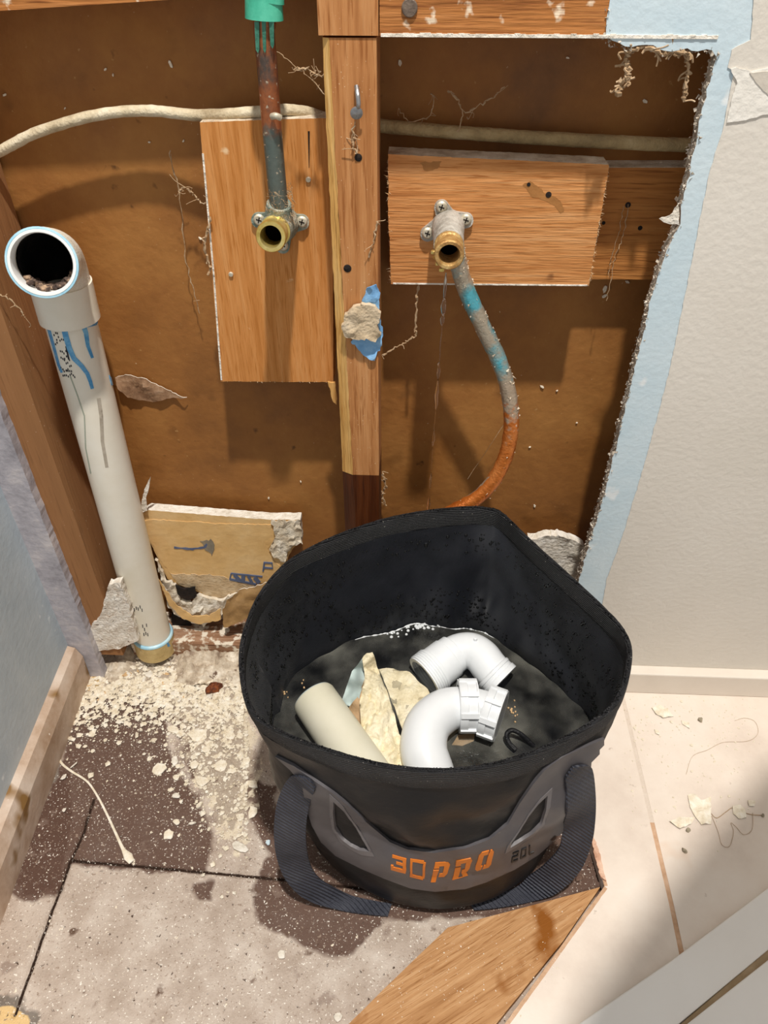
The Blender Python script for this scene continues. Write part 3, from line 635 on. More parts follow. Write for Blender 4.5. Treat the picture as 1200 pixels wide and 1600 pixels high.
# right fitting (dripping)
pc2 = PY(700, 345, YB)
tr = thing('tap_fitting', pc2, 'grey dusty tap elbow on the right board with water dripping from its mouth', 'tap fitting')
for (u, v) in ((690, 323), (728, 343), (668, 364)):
    P = PY(u, v, YB-.0035); lug(PY(u, v, YB), pc2, .0056, greycast_m, tr, .0034); screw(tr, P, (0, -1, .02))
mouth2 = PY(702, 399, .524); back2 = PY(700, 352, YB-.001); ax2 = mouth2-back2; L2 = ax2.length; u2 = ax2.normalized()
g = G(); g.add(*lathe(back2, ax2, [(0, .0125), (.008, .0125), (.018, .0118), (.034, .0112), (L2-.018, .0112), (L2-.018, .0080)], 32)); g.build('elbow_body', greycast_m, tr)
g = G(); g.add(*lathe(back2+u2*(L2-.02), ax2, [(0, .0104), (.002, .0108), (.005, .0109), (.006, .0100), (.012, .0099), (.015, .0106), (.0195, .0108), (.0205, .0100), (.0205, .0080), (.019, .0074), (-.002, .0070), (-.014, .0068), (-.014, 1e-6)], 40))
th2 = g.build('threaded_mouth', rustbrass_m, tr)
G().add(*disc(back2+u2*(L2-.018), ax2, .0069, .0003)).build('dark_bore', bore_m, th2)
for k, (u, v) in enumerate(((684, 414), (680, 404), (690, 424), (676, 396))):
    g = G(); g.add(*chipgeo(PY(u, v, .528), .0022, .0016, .0022, 40+k)); g.build('lime_crust', brass_m, tr)
s0 = PY(716, 412, .562)
path = spline([back2+u2*.022+Vector((.004, 0, -.001)), s0, PY(728, 452, .565), PY(752, 505, .566), PY(778, 560, .566), PY(794, 610, .564), PY(799, 660, .560), PY(791, 710, .556), PY(770, 752, .552), PY(742, 780, .548), PY(700, 803, .545), PY(650, 840, .545)], 9)
v, f = sweep(path, .0068, 28, jit=.0007, seed=4)
pa, ve, du = [], [], []
for p in v:
    py = proj(p)[1]; pa.append(max(0, min(1, (600-py)/60+.5))); ve.append(.49 if py < 595 else 0)
    du.append(max(0, min(1, .72-.5*max(0, (py-610)/90)+(.9 if py > 745 else 0)+(proj(p)[0]-proj(Vector((p.x, p.y, p.z)))[0]))) if (p.y > .55) else 0)
ctb = mk('copper_tube', v, f, tube_m, None, attrs={'patina': pa, 'verdi': ve, 'dust': du}); tag(ctb, 'curved copper tube with blue-green crust drooping from the right tap down behind the bag', 'copper tube')
# grit crust on the tube
g = G(); rnd = random.Random(5); n_ = len(v)
for k in range(700):
    i = rnd.randrange(n_); p = v[i]; py = proj(p)[1]
    if py > 650 and rnd.random() > .12: continue
    c = path[min(i//28, len(path)-1)]; nn = (p-c).normalized()
    if nn.x < -.1 and nn.z < .2 and rnd.random() > .2: continue
    s = rnd.uniform(.0003, .0010); g.add([p+nn*s]+[p+Vector((rnd.gauss(0, s), rnd.gauss(0, s), rnd.gauss(0, s))) for _ in range(3)], [(0, 1, 2), (0, 2, 3), (0, 3, 1), (1, 3, 2)])
g.build('grit_crust', dusty_m, ctb, smooth=0)['kind'] = 'stuff'
g = G()
for k in range(260):
    t = rnd.random(); c = top0+Vector((0, 0, rnd.uniform(-.012, .012))); a = rnd.uniform(-2.6, 1.2); q = c+Vector((math.cos(a), math.sin(a), 0))*.0102; d = Vector((rnd.gauss(0, .002), rnd.gauss(0, .001)-.0006, rnd.gauss(0, .002))); s = Vector((.0002, 0, .0002))
    g.add([q-s, q+s, q+d, q+Vector((0, .0003, 0))], [(0, 1, 2), (1, 3, 2), (3, 0, 2)])
g.build('dust_fluff', web_m, tl, smooth=0)['kind'] = 'stuff'
# ================================================================== DRAIN PIPE
pb, pt = PZ(247, 1015, SUB), PY(108, 492, .575)
pb = PY(239, 992, .577); pdir = (pt-pb).normalized()
dr = thing('drain_pipe', pb, 'pale plastic drain pipe with open elbow on top rising from the floor at the left', 'drain pipe')
g = G(); g.add(*pipe([pb-pdir*.004, pb.lerp(pt, .33), pb.lerp(pt, .66), pt+pdir*.01], .0213, .019, 40)); po = g.build('pipe', pvc_m, dr); pbvh = bvh_of(g.v, g.f)
E_ = pt+pdir*.049; O_ = PY(66, 411, .520); dd = (O_-E_); dd.normalize()
d0 = E_-pdir*.026; m1 = E_+dd*.022; h0 = d0.lerp(E_, .8); h1 = m1.lerp(E_, .8)
crv = [d0*(1-t)**3+h0*3*t*(1-t)**2+h1*3*t*t*(1-t)+m1*t**3 for t in [i/16 for i in range(17)]]
g = G(); v, f = sweep(crv+[m1.lerp(O_, .5), O_], .0236, 40, False); g.add(v, f); eb = g.build('elbow', pvcdust_m, dr)
v, f = sweep(crv+[m1.lerp(O_, .35)], .0210, 40, False); mk('grimy_bore', v, [q[::-1] for q in f], M('black_pipe_grime', ['0a0808', '1c1614', '5a4c40'], ns=50, rough=.7, bump=.5, bs=200, ramp=(.4, .75)), dr)  # inner wall of the elbow, near black with brown mottling
G().add(*pipe([pt-pdir*.003, pt+pdir*.014, pt+pdir*.029], .0249, .0222, 40)).build('collar', pvc_m, dr)
G().add(*pipe([O_-dd*.020, O_-dd*.010, O_], .0246, .0213, 40)).build('mouth_collar', pvcdust_m, dr)
g = G(); g.add(*lathe(O_, dd, [(-.0012, .0249), (-.0004, .0252), (.0004, .0249), (.0006, .0236), (-.0001, .0234)], 44)); g.build('solvent_ring', palecement_m, dr)['label'] = 'pale blue solvent ring around the open mouth'
g = G(); g.add(*lathe(O_, dd, [(-.0001, .0236), (.0008, .0232), (.0008, .0214), (-.001, .0208), (-.014, .0207)], 44)); g.build('mouth_rim', M('white_rim', ['eeece8', 'f6f5f2'], rough=.4, bump=.05), dr)
g = G(); rnd = random.Random(3)   # grime in the mouth
for k in range(60):
    a = rnd.uniform(-1.0, 1.0); xx = O_-dd*rnd.uniform(.006, .034); side = dd.cross(Vector((0, 0, 1))).normalized(); dn = side.cross(dd)
    dn = dn if dn.z < 0 else -dn; g.add(*chipgeo(xx+dn*math.cos(a)*.0195+side*math.sin(a)*.0195, .0035, .003, .002, 70+k))
g.build('grime', M('pipe_grime', ['1c1414', '5c4a40', 'c8a888'], ns=120, rough=.8, bump=.6), dr)['kind'] = 'stuff'
# base socket
G().add(*lathe(pb+pdir*.002, -pdir, [(0, .0214), (0, .0237), (.012, .0240), (.026, .0243), (.028, .02)], 40)).build('floor_socket', rubber_m, dr)
g = G(); g.add(*lathe(pb+pdir*.0015, pdir, [(-.0012, .0238), (0, .0243), (.0018, .0236), (.0030, .0215)], 40)); g.build('solvent_ring', palecement_m, dr)['label'] = 'pale blue solvent ring at the foot of the pipe'
# solvent drips
def px_stroke(pts, w0, w1=None):
    w1 = w1 or w0; L_ = []; Rr = []; n = len(pts)
    for i, (x, y) in enumerate(pts):
        a = pts[max(0, i-1)]; b = pts[min(n-1, i+1)]; dx, dy = b[0]-a[0], b[1]-a[1]; l = math.hypot(dx, dy) or 1; w = (w0+(w1-w0)*i/(n-1))/2
        L_.append((x-dy/l*w, y+dx/l*w)); Rr.append((x+dy/l*w, y-dx/l*w))
    return L_+Rr[::-1]
decal('solvent_drip', [px_stroke([(98, 503), (103, 525), (109, 545), (116, 560), (127, 571), (136, 583), (141, 596), (144, 607)], 9, 5), px_stroke([(128, 503), (134, 520), (137, 540), (144, 559)], 8, 4), [(72, 500), (154, 498), (150, 508), (132, 512), (122, 505), (108, 512), (97, 508), (80, 510), (73, 506)]], [], pbvh, .0007, bluecement_m, dr, 4)
decal('solvent_drip', [px_stroke([(74, 505), (84, 540), (92, 570), (97, 582)], 4, 3)], [], pbvh, .0006, bluecement_m, dr, 4)
decal('solvent_drip', [px_stroke([(155, 505), (165, 550), (172, 590), (175, 602)], 3, 2)], [], pbvh, .0006, bluecement_m, dr, 4)
pk = []
rnd = random.Random(8)
for (u, v, c) in ((80, 507, 6), (84, 520, 3), (88, 527, 7), (92, 575, 6), (98, 583, 8), (86, 535, 2), (94, 548, 4), (100, 563, 4), (103, 578, 4), (108, 572, 2), (100, 540, 0), (95, 557, 4)):
    for k in range(c):
        x = u+k*2.6+rnd.uniform(-.4, .4); y = v+rnd.uniform(-3, 3)+k*.3; pk.append([(x, y), (x+1.5, y+.3), (x+1.9, y+3.2), (x+.4, y+2.9)])
pk.append([(102, 541), (104.5, 541), (109, 562), (106.5, 562)])
decal('printed_marks', pk, [], pbvh, .0003, ink_m, dr, 3); pk = []
for qi, (u, v, c) in enumerate(((203, 950, 3), (212, 946, 4), (214, 985, 2), (222, 977, 3), (224, 984, 3))):
    if qi == 2: decal('printed_marks', pk, [], pbvh, .0003, ink_m, dr, 3); pk = []
    for k in range(c):
        x = u+k*3; y = v+rnd.uniform(-3, 5); pk.append([(x, y), (x+1.4, y+.5), (x+1.8, y+5), (x+.6, y+5)])
decal('printed_marks', pk, [], pbvh, .0003, ink_m, dr, 3)
decal('dirt_mark', [px_stroke([(154, 622), (158, 650), (160, 690), (167, 730)], 6, 5)], [], pbvh, .0003, M('grey_dirt', ['a89c8c', 'c6bcac'], ns=90), dr, 4)
decal('solvent_thread', [px_stroke([(110, 588), (122, 620), (132, 650), (134, 700), (142, 740)], 1.8)], [], pbvh, .0003, M('green_grey_line', ['a2a898', 'b0b4a4']), dr, 4)
decal('solvent_drip', [px_stroke([(259, 998), (264, 1010)], 3, 4)], [], bvh_of(*lathe(pb+pdir*.002, -pdir, [(0, .0214), (0, .0237), (.012, .0240), (.026, .0243), (.028, .02)], 40)), .0004, bluecement_m, dr, 3)
# ================================================================== WALL SCRAPS
sc1 = thing('plasterboard_scrap', PY(345, 960, .596), 'tan paper-faced broken plasterboard piece standing behind the drain pipe foot', 'plasterboard scrap')
poly = [(214, 806), (232, 797), (280, 801), (345, 806), (420, 812), (469, 812), (470, 830), (472, 846), (458, 856), (449, 872), (447, 888), (434, 905), (402, 914), (372, 925), (352, 934), (326, 934), (312, 926), (300, 920), (280, 915), (262, 905), (250, 880), (236, 850), (218, 826)]
lpz = rough_loop([PY(u, v, .598) for u, v in poly], .003, .0009, 2); v, f = prism(lpz, (0, .012, 0)); g = G(); g.add(v, f); g.m = [0]+[1]*(len(f)-1)
at = {'grey': [0]*len(v), 'pale': [0]*len(v)}
g.build('core', [paper_m, plaster_m], sc1, smooth=0)
sheet('paper_face', [(220, 814), (240, 812), (345, 818), (424, 820), (432, 840), (418, 858), (428, 876), (436, 884), (432, 905), (402, 913), (365, 905), (300, 900), (268, 898), (252, 878), (238, 850), (222, 828)], .5975, paper_m, sc1, amp=.0006, th=.0006, jit=1, seed=1)
sheet('pale_inner_paper', [(266, 896), (300, 897), (345, 899), (372, 910), (400, 914), (372, 926), (352, 934), (326, 935), (308, 920), (282, 915)], .597, M('pale_torn_paper', ['b99c74', 'cdb28c', 'dcc6a4'], ns=60, rough=.95, bump=.6, bs=300), sc1, amp=.001, th=.0008, jit=1.6, seed=2)
sheet('torn_corner', [(424, 812), (469, 812), (473, 845), (460, 852), (450, 862), (446, 880), (432, 872), (420, 858), (432, 838)], .596, M('torn_corner_plaster', ['b8a080', 'e0d2ba', 'f2eadc'], ns=50, rough=.95, bump=.9, bs=250), sc1, amp=.006, th=.001, jit=2, freq=110, seed=3)
sheet('scuff_mark', px_stroke([(272, 856), (300, 858), (318, 856), (324, 850)], 3)+[], .5968, blueink_m, sc1, amp=.0001, th=.0004, jit=1, seed=4)
sheet('scuff_mark', [(314, 846), (330, 843), (336, 852), (332, 868), (322, 860)], .5968, M('grey_scuff', ['7c7466', '9c8e76'], ns=60), sc1, amp=.0001, th=.0004, jit=2, seed=4)
pf = bvh_of([PY(u, v, .5968) for u, v in ((200, 780), (500, 780), (500, 960), (200, 960))], [(0, 1, 2, 3)])
lt = [px_stroke([(413, 878), (411, 893)], 2.4), px_stroke([(413, 879), (425, 880), (426, 888), (412, 887)], 2.4),
      px_stroke([(361, 896), (410, 901)], 2), px_stroke([(361, 896), (359, 905)], 2), px_stroke([(366, 898), (376, 908)], 5), px_stroke([(380, 899), (380, 909)], 6), px_stroke([(388, 900), (394, 911)], 4), px_stroke([(398, 902), (405, 911)], 6), px_stroke([(359, 905), (400, 913)], 3)]
decal('blue_print', lt, [], pf, .0004, blueink_m, sc1, 5)
sheet('paper_curl', [(222, 800), (221, 785), (226, 765), (236, 743), (233, 760), (228, 778), (231, 797)], .594, plaster_m, sc1, amp=.003, th=.0006, jit=.6, seed=6)
# broken lower plaster & flaps
sc2 = thing('plasterboard_scrap', PY(300, 985, .59), 'crumbling white plasterboard remains with a dark hole below the tan piece', 'plasterboard scrap')
sheet('core', [(244, 872), (258, 900), (274, 914), (282, 936), (300, 940), (310, 930), (345, 936), (372, 926), (352, 950), (345, 962), (318, 975), (296, 968), (280, 962), (262, 945), (254, 912)], .5945, M('crumbly_plaster', ['cabca4', 'e8decc', 'f8f2e6'], ns=60, rough=.95, bump=1, bs=200), sc2, amp=.008, th=.004, jit=1.5, freq=80, seed=5)
sheet('brown_inner_paper', [(248, 905), (264, 945), (285, 965), (310, 975), (345, 968), (345, 950), (326, 962), (300, 962), (276, 945)], .588, paper_m, sc2, amp=.003, th=.001, jit=1, seed=7)
sheet('dark_hole', [(274, 914), (288, 920), (305, 918), (306, 934), (292, 938), (280, 932)], .591, dark_m, sc2, amp=.0004, th=.002, jit=1.2, seed=8)  # dark sheet painting the shade inside the hole
sheet('curled_paper', [(350, 978), (348, 955), (356, 934), (374, 922), (410, 912), (436, 903), (420, 945), (396, 962), (372, 972)], .582, M('brown_curled_paper', ['8c6a40', 'b08a58', 'c6a070'], ns=30, rough=.8, bump=.3, bs=200), sc2, amp=.006, th=.0008, jit=1.2, freq=45, seed=9, edge=plaster_m)
g = G(); g.add(*prism([PY(268, 960, .600), PY(298, 960, .600), PY(300, 1020, .600), PY(272, 1030, .600)], (0, .004, 0))); tag(g.build('wall_gap', dark_m, smooth=0), 'dark gap in the wall foot just right of the drain pipe', 'gap')  # solid dark slab standing in for the shade inside a gap
sc3 = sheet('mortar_patch', [(170, 912), (188, 909), (200, 940), (216, 1000), (190, 1012), (160, 1016), (128, 1016), (136, 985), (158, 960)], .5485, M('speckled_mortar', ['cbb8a4', 'efe6d8', 'faf5ec'], ns=110, rough=.95, bump=1, bs=300, specks=[('6c5848', 240, .66, .72)]), None, amp=.0035, th=.008, jit=1.5, freq=90, seed=11)
tag(sc3, 'rough white speckled mortar patch left of the drain pipe foot', 'mortar')
sc4 = sheet('plasterboard_scrap', [(826, 842), (850, 836), (880, 836), (912, 850), (926, 960), (820, 960)], .598, plaster_m, None, amp=.005, th=.01, jit=1.2, freq=40, seed=12)
tag(sc4, 'white broken plaster lump behind the bag at the right wall edge', 'plasterboard scrap')
fl = thing('filler_lump', PY(565, 560, YF), 'beige filler lump with torn blue paint stuck on the centre stud', 'filler lump')
sheet('blue_paint', [(566, 470), (574, 448), (588, 444), (594, 460), (592, 490), (598, 515), (597, 538), (588, 552), (586, 562), (572, 558), (560, 545), (548, 534), (560, 520), (572, 500)], YF-.0012, bluepap_m, fl, amp=.005, th=.0008, jit=1.4, freq=70, seed=13)
sheet('filler', [(538, 492), (552, 480), (570, 474), (586, 480), (595, 490), (590, 508), (594, 522), (586, 536), (574, 528), (556, 530), (538, 526), (535, 510)], YF-.0062, filler_m, fl, amp=.003, th=.005, jit=2, freq=90, seed=14)
pfp = sheet('peeled_paper', [(180, 590), (196, 585), (225, 590), (248, 602), (270, 613), (292, 620), (262, 622), (240, 628), (218, 624), (202, 618), (186, 604)], YL-.003, M('peeled_brown_paper', ['6e4c34', '9c7a5c', 'c0a084'], ns=50, rough=.6, bump=.6, bs=200), None, amp=.007, th=.0008, jit=.8, freq=28, seed=15, edge=plaster_m)
tag(pfp, 'peeled brown paper flap on the hardboard just right of the drain pipe', 'peeled paper')
rnd = random.Random(12)
for i, (u, v, s) in enumerate(((847, 604, 2.2), (835, 790, 2.2), (945, 452, 3.4), (944, 462, 2.6), (980, 440, 2.2), (625, 98, 2.4), (880, 383, 0), (419, 188, 0), (267, 100, 2.4), (165, 108, 1.3), (177, 117, 1.2), (8, 148, 1.6), (313, 372, 1.6), (287, 220, 1.2), (901, 660, 1), (870, 610, 1), (420, 778, 1.8), (470, 752, 1.2), (1008, 158, 2.4), (887, 90, 1.3), (234, 222, 1.2), (102, 169, 1), (828, 698, 1.2), (1038, 222, 2.2))):
    if not s: continue
    P = PY(u, v, YL-.0003); vv, ff = chipgeo((0, 0, 0), s*.0006, s*.0011, .0012, 90+i)
    o = mk('plaster_fleck', [P+Vector((a.x, -a.z, a.y)) for a in vv], ff, chip_m, smooth=0); tag(o, 'tiny white plaster fleck stuck on the brown hardboard', 'plaster fleck', 'plaster flecks on the hardboard')
# ================================================================== COBWEBS
def web(pts, Y, label, r=.0004, branches=3, seed=0):
    rnd = random.Random(seed); P = [PY(a[0], a[1], a[2] if len(a) > 2 else Y) for a in pts]; sp = spline(P, 7)
    sp = [p+Vector((rnd.gauss(0, .0005), rnd.gauss(0, .0004), rnd.gauss(0, .0005))) for p in sp]
    g = G(); g.add(*sweep(sp, [r*rnd.uniform(.5, 1.6) for _ in sp], 5))
    for k in range(branches):
        i = rnd.randrange(len(sp)); a = sp[i]; b = a+Vector((rnd.gauss(0, .0038), rnd.gauss(0, .002), rnd.gauss(0, .0038)-.0015)); m = a.lerp(b, .5)+Vector((rnd.gauss(0, .0015), 0, rnd.gauss(0, .0015)))
        g.add(*sweep(spline([a, m, b], 4), r*.45, 4))
    return tag(g.build('cobweb', web_m), label, 'cobweb')
web([(265, 235), (270, 265), (280, 300), (290, 400), (300, 440), (312, 490)], YL-.012, 'long thin dusty cobweb thread hanging on the hardboard left of the left board', .00045, 4, 1)
web([(278, 300), (290, 293), (305, 305), (318, 318), (330, 310)], YB+.02, 'knotted cobweb beside the left edge of the left board', .0006, 9, 2)
web([(328, 338), (325, 360), (320, 380), (328, 415), (327, 430)], YB-.003, 'brown curled cobweb strand on the left edge of the left board', .0009, 2, 3)
web([(432, 80), (460, 102), (480, 118), (510, 150)], YF+.005, 'fine cobweb strung between the green sleeve and the stud', .0003, 2, 4)
web([(458, 106), (478, 108), (496, 118), (508, 118)], YF+.004, 'fluffy cobweb against the upper left edge of the stud', .0005, 12, 5)
web([(622, 168), (640, 190), (670, 182), (678, 158), (674, 145)], YL-.02, 'looped cobweb hanging in the cavity above the right cable', .0004, 5, 6)
web([(700, 142), (712, 152), (722, 176), (716, 205)], YL-.02, 'forked brown cobweb strand above the right cable', .0006, 3, 7)
web([(726, 178), (750, 165), (772, 150), (788, 136)], YL-.02, 'slanting cobweb twig right of the forked strand', .0005, 3, 8)
web([(655, 436), (652, 465), (649, 500), (651, 524)], YB+.004, 'brown cobweb strand dangling under the right board', .0008, 1, 9)
web([(651, 524), (635, 534), (615, 544), (598, 556)], YB-.015, 'cobweb slanting from the dangling strand down to the stud', .0006, 2, 10)
web([(985, 76), (978, 95), (982, 115), (970, 130), (966, 150)], YD+.004, 'thick clumpy cobweb hanging below the torn blue corner', .0016, 14, 11)
web([(1072, 84), (1074, 110), (1072, 130), (1066, 160)], YD+.006, 'shorter clumpy cobweb near the upper right torn edge', .0012, 10, 12)
web([(985, 80), (1010, 74), (1035, 84), (1060, 80), (1080, 92)], YD+.001, 'fluffy cobweb along the bottom of the blue torn corner', .0014, 26, 13)
web([(0, 460), (15, 468), (30, 482), (40, 496)], YF-.001, 'white cobweb on the old corner stud left of the drain pipe', .0006, 6, 14)
web([(555, 190), (552, 220), (556, 240)], YF-.002, 'dusty cobweb between the bent nail and the nail hole', .0006, 10, 15)
web([(590, 345), (585, 372), (575, 402)], YF-.001, 'thin pale cobweb on the right edge of the stud above the blue filler', .0006, 4, 16)
web([(983, 320), (975, 360), (962, 400), (955, 430), (948, 470)], YB+.018, 'long grey hair thread hanging over the rear board', .0003, 0, 17)
web([(974, 322), (968, 360), (956, 400), (950, 432)], YB+.018, 'second grey hair thread hanging over the rear board just left of the long one', .00025, 0, 18)
web([(800, 645), (730, 748)], YL-.02, 'single fine thread slanting across the copper tube bend', .00018, 0, 19)
web([(598, 740), (602, 760), (597, 775), (604, 790)], YF+.05, 'dusty cobweb clump at the foot of the stud, on its right', .0009, 14, 20)
# ================================================================== BAG
rim_px = [(375, 1022, .268), (386, 972, .270), (408, 925, .272), (450, 878, .276), (515, 842, .281), (590, 815, .285), (660, 800, .288), (730, 793, .291), (764, 795, .292), (785, 803, .292), (830, 846, .289), (895, 905, .284), (955, 962, .279), (978, 992, .277), (986, 1022, .275), (978, 1070, .271), (955, 1110, .268), (900, 1148, .264), (830, 1180, .260), (755, 1201, .257), (680, 1207, .256), (600, 1199, .257), (520, 1178, .259), (445, 1150, .262), (400, 1122, .264), (381, 1085, .266)]
RP = [PZ(u, v, z) for u, v, z in rim_px]
def closed(pts, n):
    m = len(pts); out = []
    for i in range(m):
        a, b, c, d = pts[(i-1) % m], pts[i], pts[(i+1) % m], pts[(i+2) % m]
        for j in range(n):
            t = j/n; out.append(.5*((2*b)+(c-a)*t+(2*a-5*b+4*c-d)*t*t+(3*b-a-3*c+d)*t**3))
    return out
RL = closed(RP, 8); NS = len(RL)
bc = Vector((.030, .398, SUB+.001)); br = .1125
cen = sum((Vector((p.x, p.y, 0)) for p in RL), Vector())/NS
NT = 46
def bag_pt(i, t, inner=0):
    Rm = RL[i % NS]; d = Vector((Rm.x-cen.x, Rm.y-cen.y, 0)); a = math.atan2(d.y, d.x)
    B = bc+Vector((math.cos(a)*1.15, math.sin(a), 0))*br
    w = t**1.15; P = B.lerp(Rm, w); P.z = B.z+(Rm.z-B.z)*t
    q = min(1, t/.07); P = P-Vector((math.cos(a), math.sin(a), 0))*(1-math.sqrt(1-(1-q)**2))*.012   # rounded foot
    u = Vector((math.cos(a), math.sin(a), 0))
    b = math.sin(math.pi*t)
    P += u*b*.003-Vector((0, 1, 0))*max(0, math.sin(a))**2*math.sin(math.pi*min(1, t*1.0))**1.5*.010
    wr_ = noise.noise((a*2.2, t*4.5, 1))*.009+noise.noise((a*5, t*8, 4))*.0035+noise.noise((a*12+t*9, t*16, 7))*.0012
    P += u*wr_*b
    if inner: P -= u*inner
    return P
# front of the bag bows in a little under the band, as in the photo
bag = thing('bucket_bag', (bc.x, bc.y, SUB), 'open black soft bucket bag with grey orange-lettered patch catching water on the stained floor', 'bag')
def bag_shell(inner, t0=0, t1=1, nt=NT):
    v = []; f = []
    for j in range(nt+1):
        t = t0+(t1-t0)*j/nt
        for i in range(NS): v.append(bag_pt(i, t, inner))
    for j in range(nt):
        for i in range(NS): f.append((j*NS+i, j*NS+(i+1) % NS, (j+1)*NS+(i+1) % NS, (j+1)*NS+i))
    return v, f
vo_, fo_ = bag_shell(0); vi_, fi_ = bag_shell(.0016); n = len(vo_)
f = list(fo_)+[tuple(k+n for k in q[::-1]) for q in fi_]; m = [0]*len(fo_)+[1]*len(fi_)
for i in range(NS):
    a = NT*NS+i; b = NT*NS+(i+1) % NS; f.append((a, b, b+n, a+n)); m.append(0)
f.append(tuple(range(NS))[::-1]); m.append(0); f.append(tuple(n+k for k in range(NS))); m.append(1)
body = mk('body', vo_+vi_, f, [bagout_m, bagin_m], bag, smooth=50, mats=m)
obvh = bvh_of(vo_, fo_); ibvh = bvh_of(vi_, fi_)
# rim binding: outside band + rolled top edge, frayed stitching line
g = G(); tb = .925; nt = 8; v = []; 
for j in range(nt+1):
    t = tb+(1-tb)*j/nt; o_ = .0010+.0010*math.sin(math.pi*min(1, j/nt+.1))
    for i in range(NS): v.append(bag_pt(i, t, -o_))
for (dz, o_) in ((.0012, -.0006), (.0014, .0012), (.0004, .0032), (-.006, .0030), (-.016, .0026), (-.019, .0018)):
    for i in range(NS): p = bag_pt(i, 1, o_); v.append(Vector((p.x, p.y, p.z+dz)))
rows = len(v)//NS; ff = []
for j in range(rows-1):
    for i in range(NS): ff.append((j*NS+i, j*NS+(i+1) % NS, (j+1)*NS+(i+1) % NS, (j+1)*NS+i))
for k, p in enumerate(v): v[k] = p+Vector((0, 0, noise.noise((p.x*400, p.y*400, k//NS))*.0006))
band = mk('rim_band', v, ff, rim_m, bag, smooth=60)
g = G()
for i in range(0, NS*3):
    a = bag_pt(i//3, 1, .0015); b = bag_pt(i//3+1, 1, .0015); p = a.lerp(b, (i % 3)/3)+Vector((0, 0, .0012))
    g.add(*sweep([p+Vector((0, 0, -.0004)), p+Vector((random.gauss(0, .0006), random.gauss(0, .0006), .0009))], .0007, 5))
g.build('rim_stitching', rim_m, band, smooth=60)['kind'] = 'stuff'
# droplets on the inner wall
drop_m = M('water_bead', ['aab0b4', 'c0c6ca'], rough=.04, bump=0, spec=.8)
bead_m = M('bead_on_black', ['030305', '060608'], rough=.08, bump=0, spec=.7)
P_ = drop_m.node_tree.nodes['Principled BSDF']; P_.inputs['Transmission Weight'].default_value = 1; P_.inputs['IOR'].default_value = 1.33
for l in list(drop_m.node_tree.links):
    if l.to_socket.name == 'Base Color': drop_m.node_tree.links.remove(l)
P_.inputs['Base Color'].default_value = (.9, .92, .95, 1)
g = G(); rnd = random.Random(21); ZW = .145
for k in range(4200):
    i = rnd.random()*NS; t = rnd.uniform(.54, .91)
    dens = noise.noise((i*.05, t*6, 2))
    if dens < -.1 or rnd.random() < (t-.6)*1.6: continue
    P = bag_pt(int(i), t, .0016).lerp(bag_pt(int(i)+1, t, .0016), i % 1); c = Vector((cen.x, cen.y, P.z)); nrm = (c-P).normalized()
    if P.y < .36 or P.z < ZW+.004: continue
    r = rnd.choice((.0005, .0006, .0008, .0009, .0012, .0016)); x = nrm.cross(Vector((0, 0, 1))).normalized(); y = nrm.cross(x)
    vv = [P+nrm*r*.7]+[P+(x*math.cos(a)+y*math.sin(a)*1.25)*r*.8+nrm*r*.42 for a in [q*math.pi/3 for q in range(6)]]+[P+(x*math.cos(a)+y*math.sin(a)*1.25)*r for a in [q*math.pi/3 for q in range(6)]]
    g.add(vv, [(0, 1+q, 1+(q+1) % 6) for q in range(6)]+[(1+q, 7+q, 7+(q+1) % 6, 1+(q+1) % 6) for q in range(6)])
g.build('water_beads', bead_m, bag, smooth=80)['kind'] = 'stuff'
# grey patch
c6 = lambda l: [(400+x/2.143, 1130+y/2.143) for x, y in l]
outer = c6([(70, 105), (130, 135), (200, 185), (260, 225), (310, 265), (380, 330), (450, 390), (510, 415), (600, 425), (700, 410), (780, 380), (840, 330), (880, 260), (920, 200), (960, 150), (1020, 105), (1100, 70), (1160, 46), (1175, 60), (1165, 110), (1140, 170), (1090, 260), (1040, 335), (1000, 382), (940, 435), (860, 484), (770, 524), (700, 547), (600, 556), (520, 546), (430, 512), (350, 477), (270, 437), (222, 392), (190, 335), (170, 275), (165, 235), (160, 200), (120, 150)])
hl = c6([(262, 250), (300, 285), (330, 330), (360, 380), (384, 422), (350, 418), (318, 402), (290, 380), (268, 345), (262, 300)])
hr = c6([(972, 230), (968, 280), (952, 330), (920, 362), (880, 388), (843, 410), (850, 392), (880, 350), (910, 300), (940, 260)])
def ring(poly, k):
    cx_ = sum(p[0] for p in poly)/len(poly); cy_ = sum(p[1] for p in poly)/len(poly); return [(cx_+(x-cx_)*k, cy_+(y-cy_)*k) for x, y in poly]
patch = decal('handle_patch', [outer], [hl, hr], obvh, .0022, patch_m, bag, 7)
for h in (hl, hr): decal('cutout_rim', [ring(h, 1.22)], [ring(h, .97)], obvh, .0027, M('cutout_bead', ['6a6667', '747072'], rough=.45, bump=.05), patch, 5)
# raised border of the patch
tri = decal('patch_border', [outer], [[(x+(600+60-x)*.018+0, y+(1270-y)*.05) for x, y in []] or ring(outer, .985)], obvh, .0027, MC['cutout_bead'], patch, 6) if 0 else None
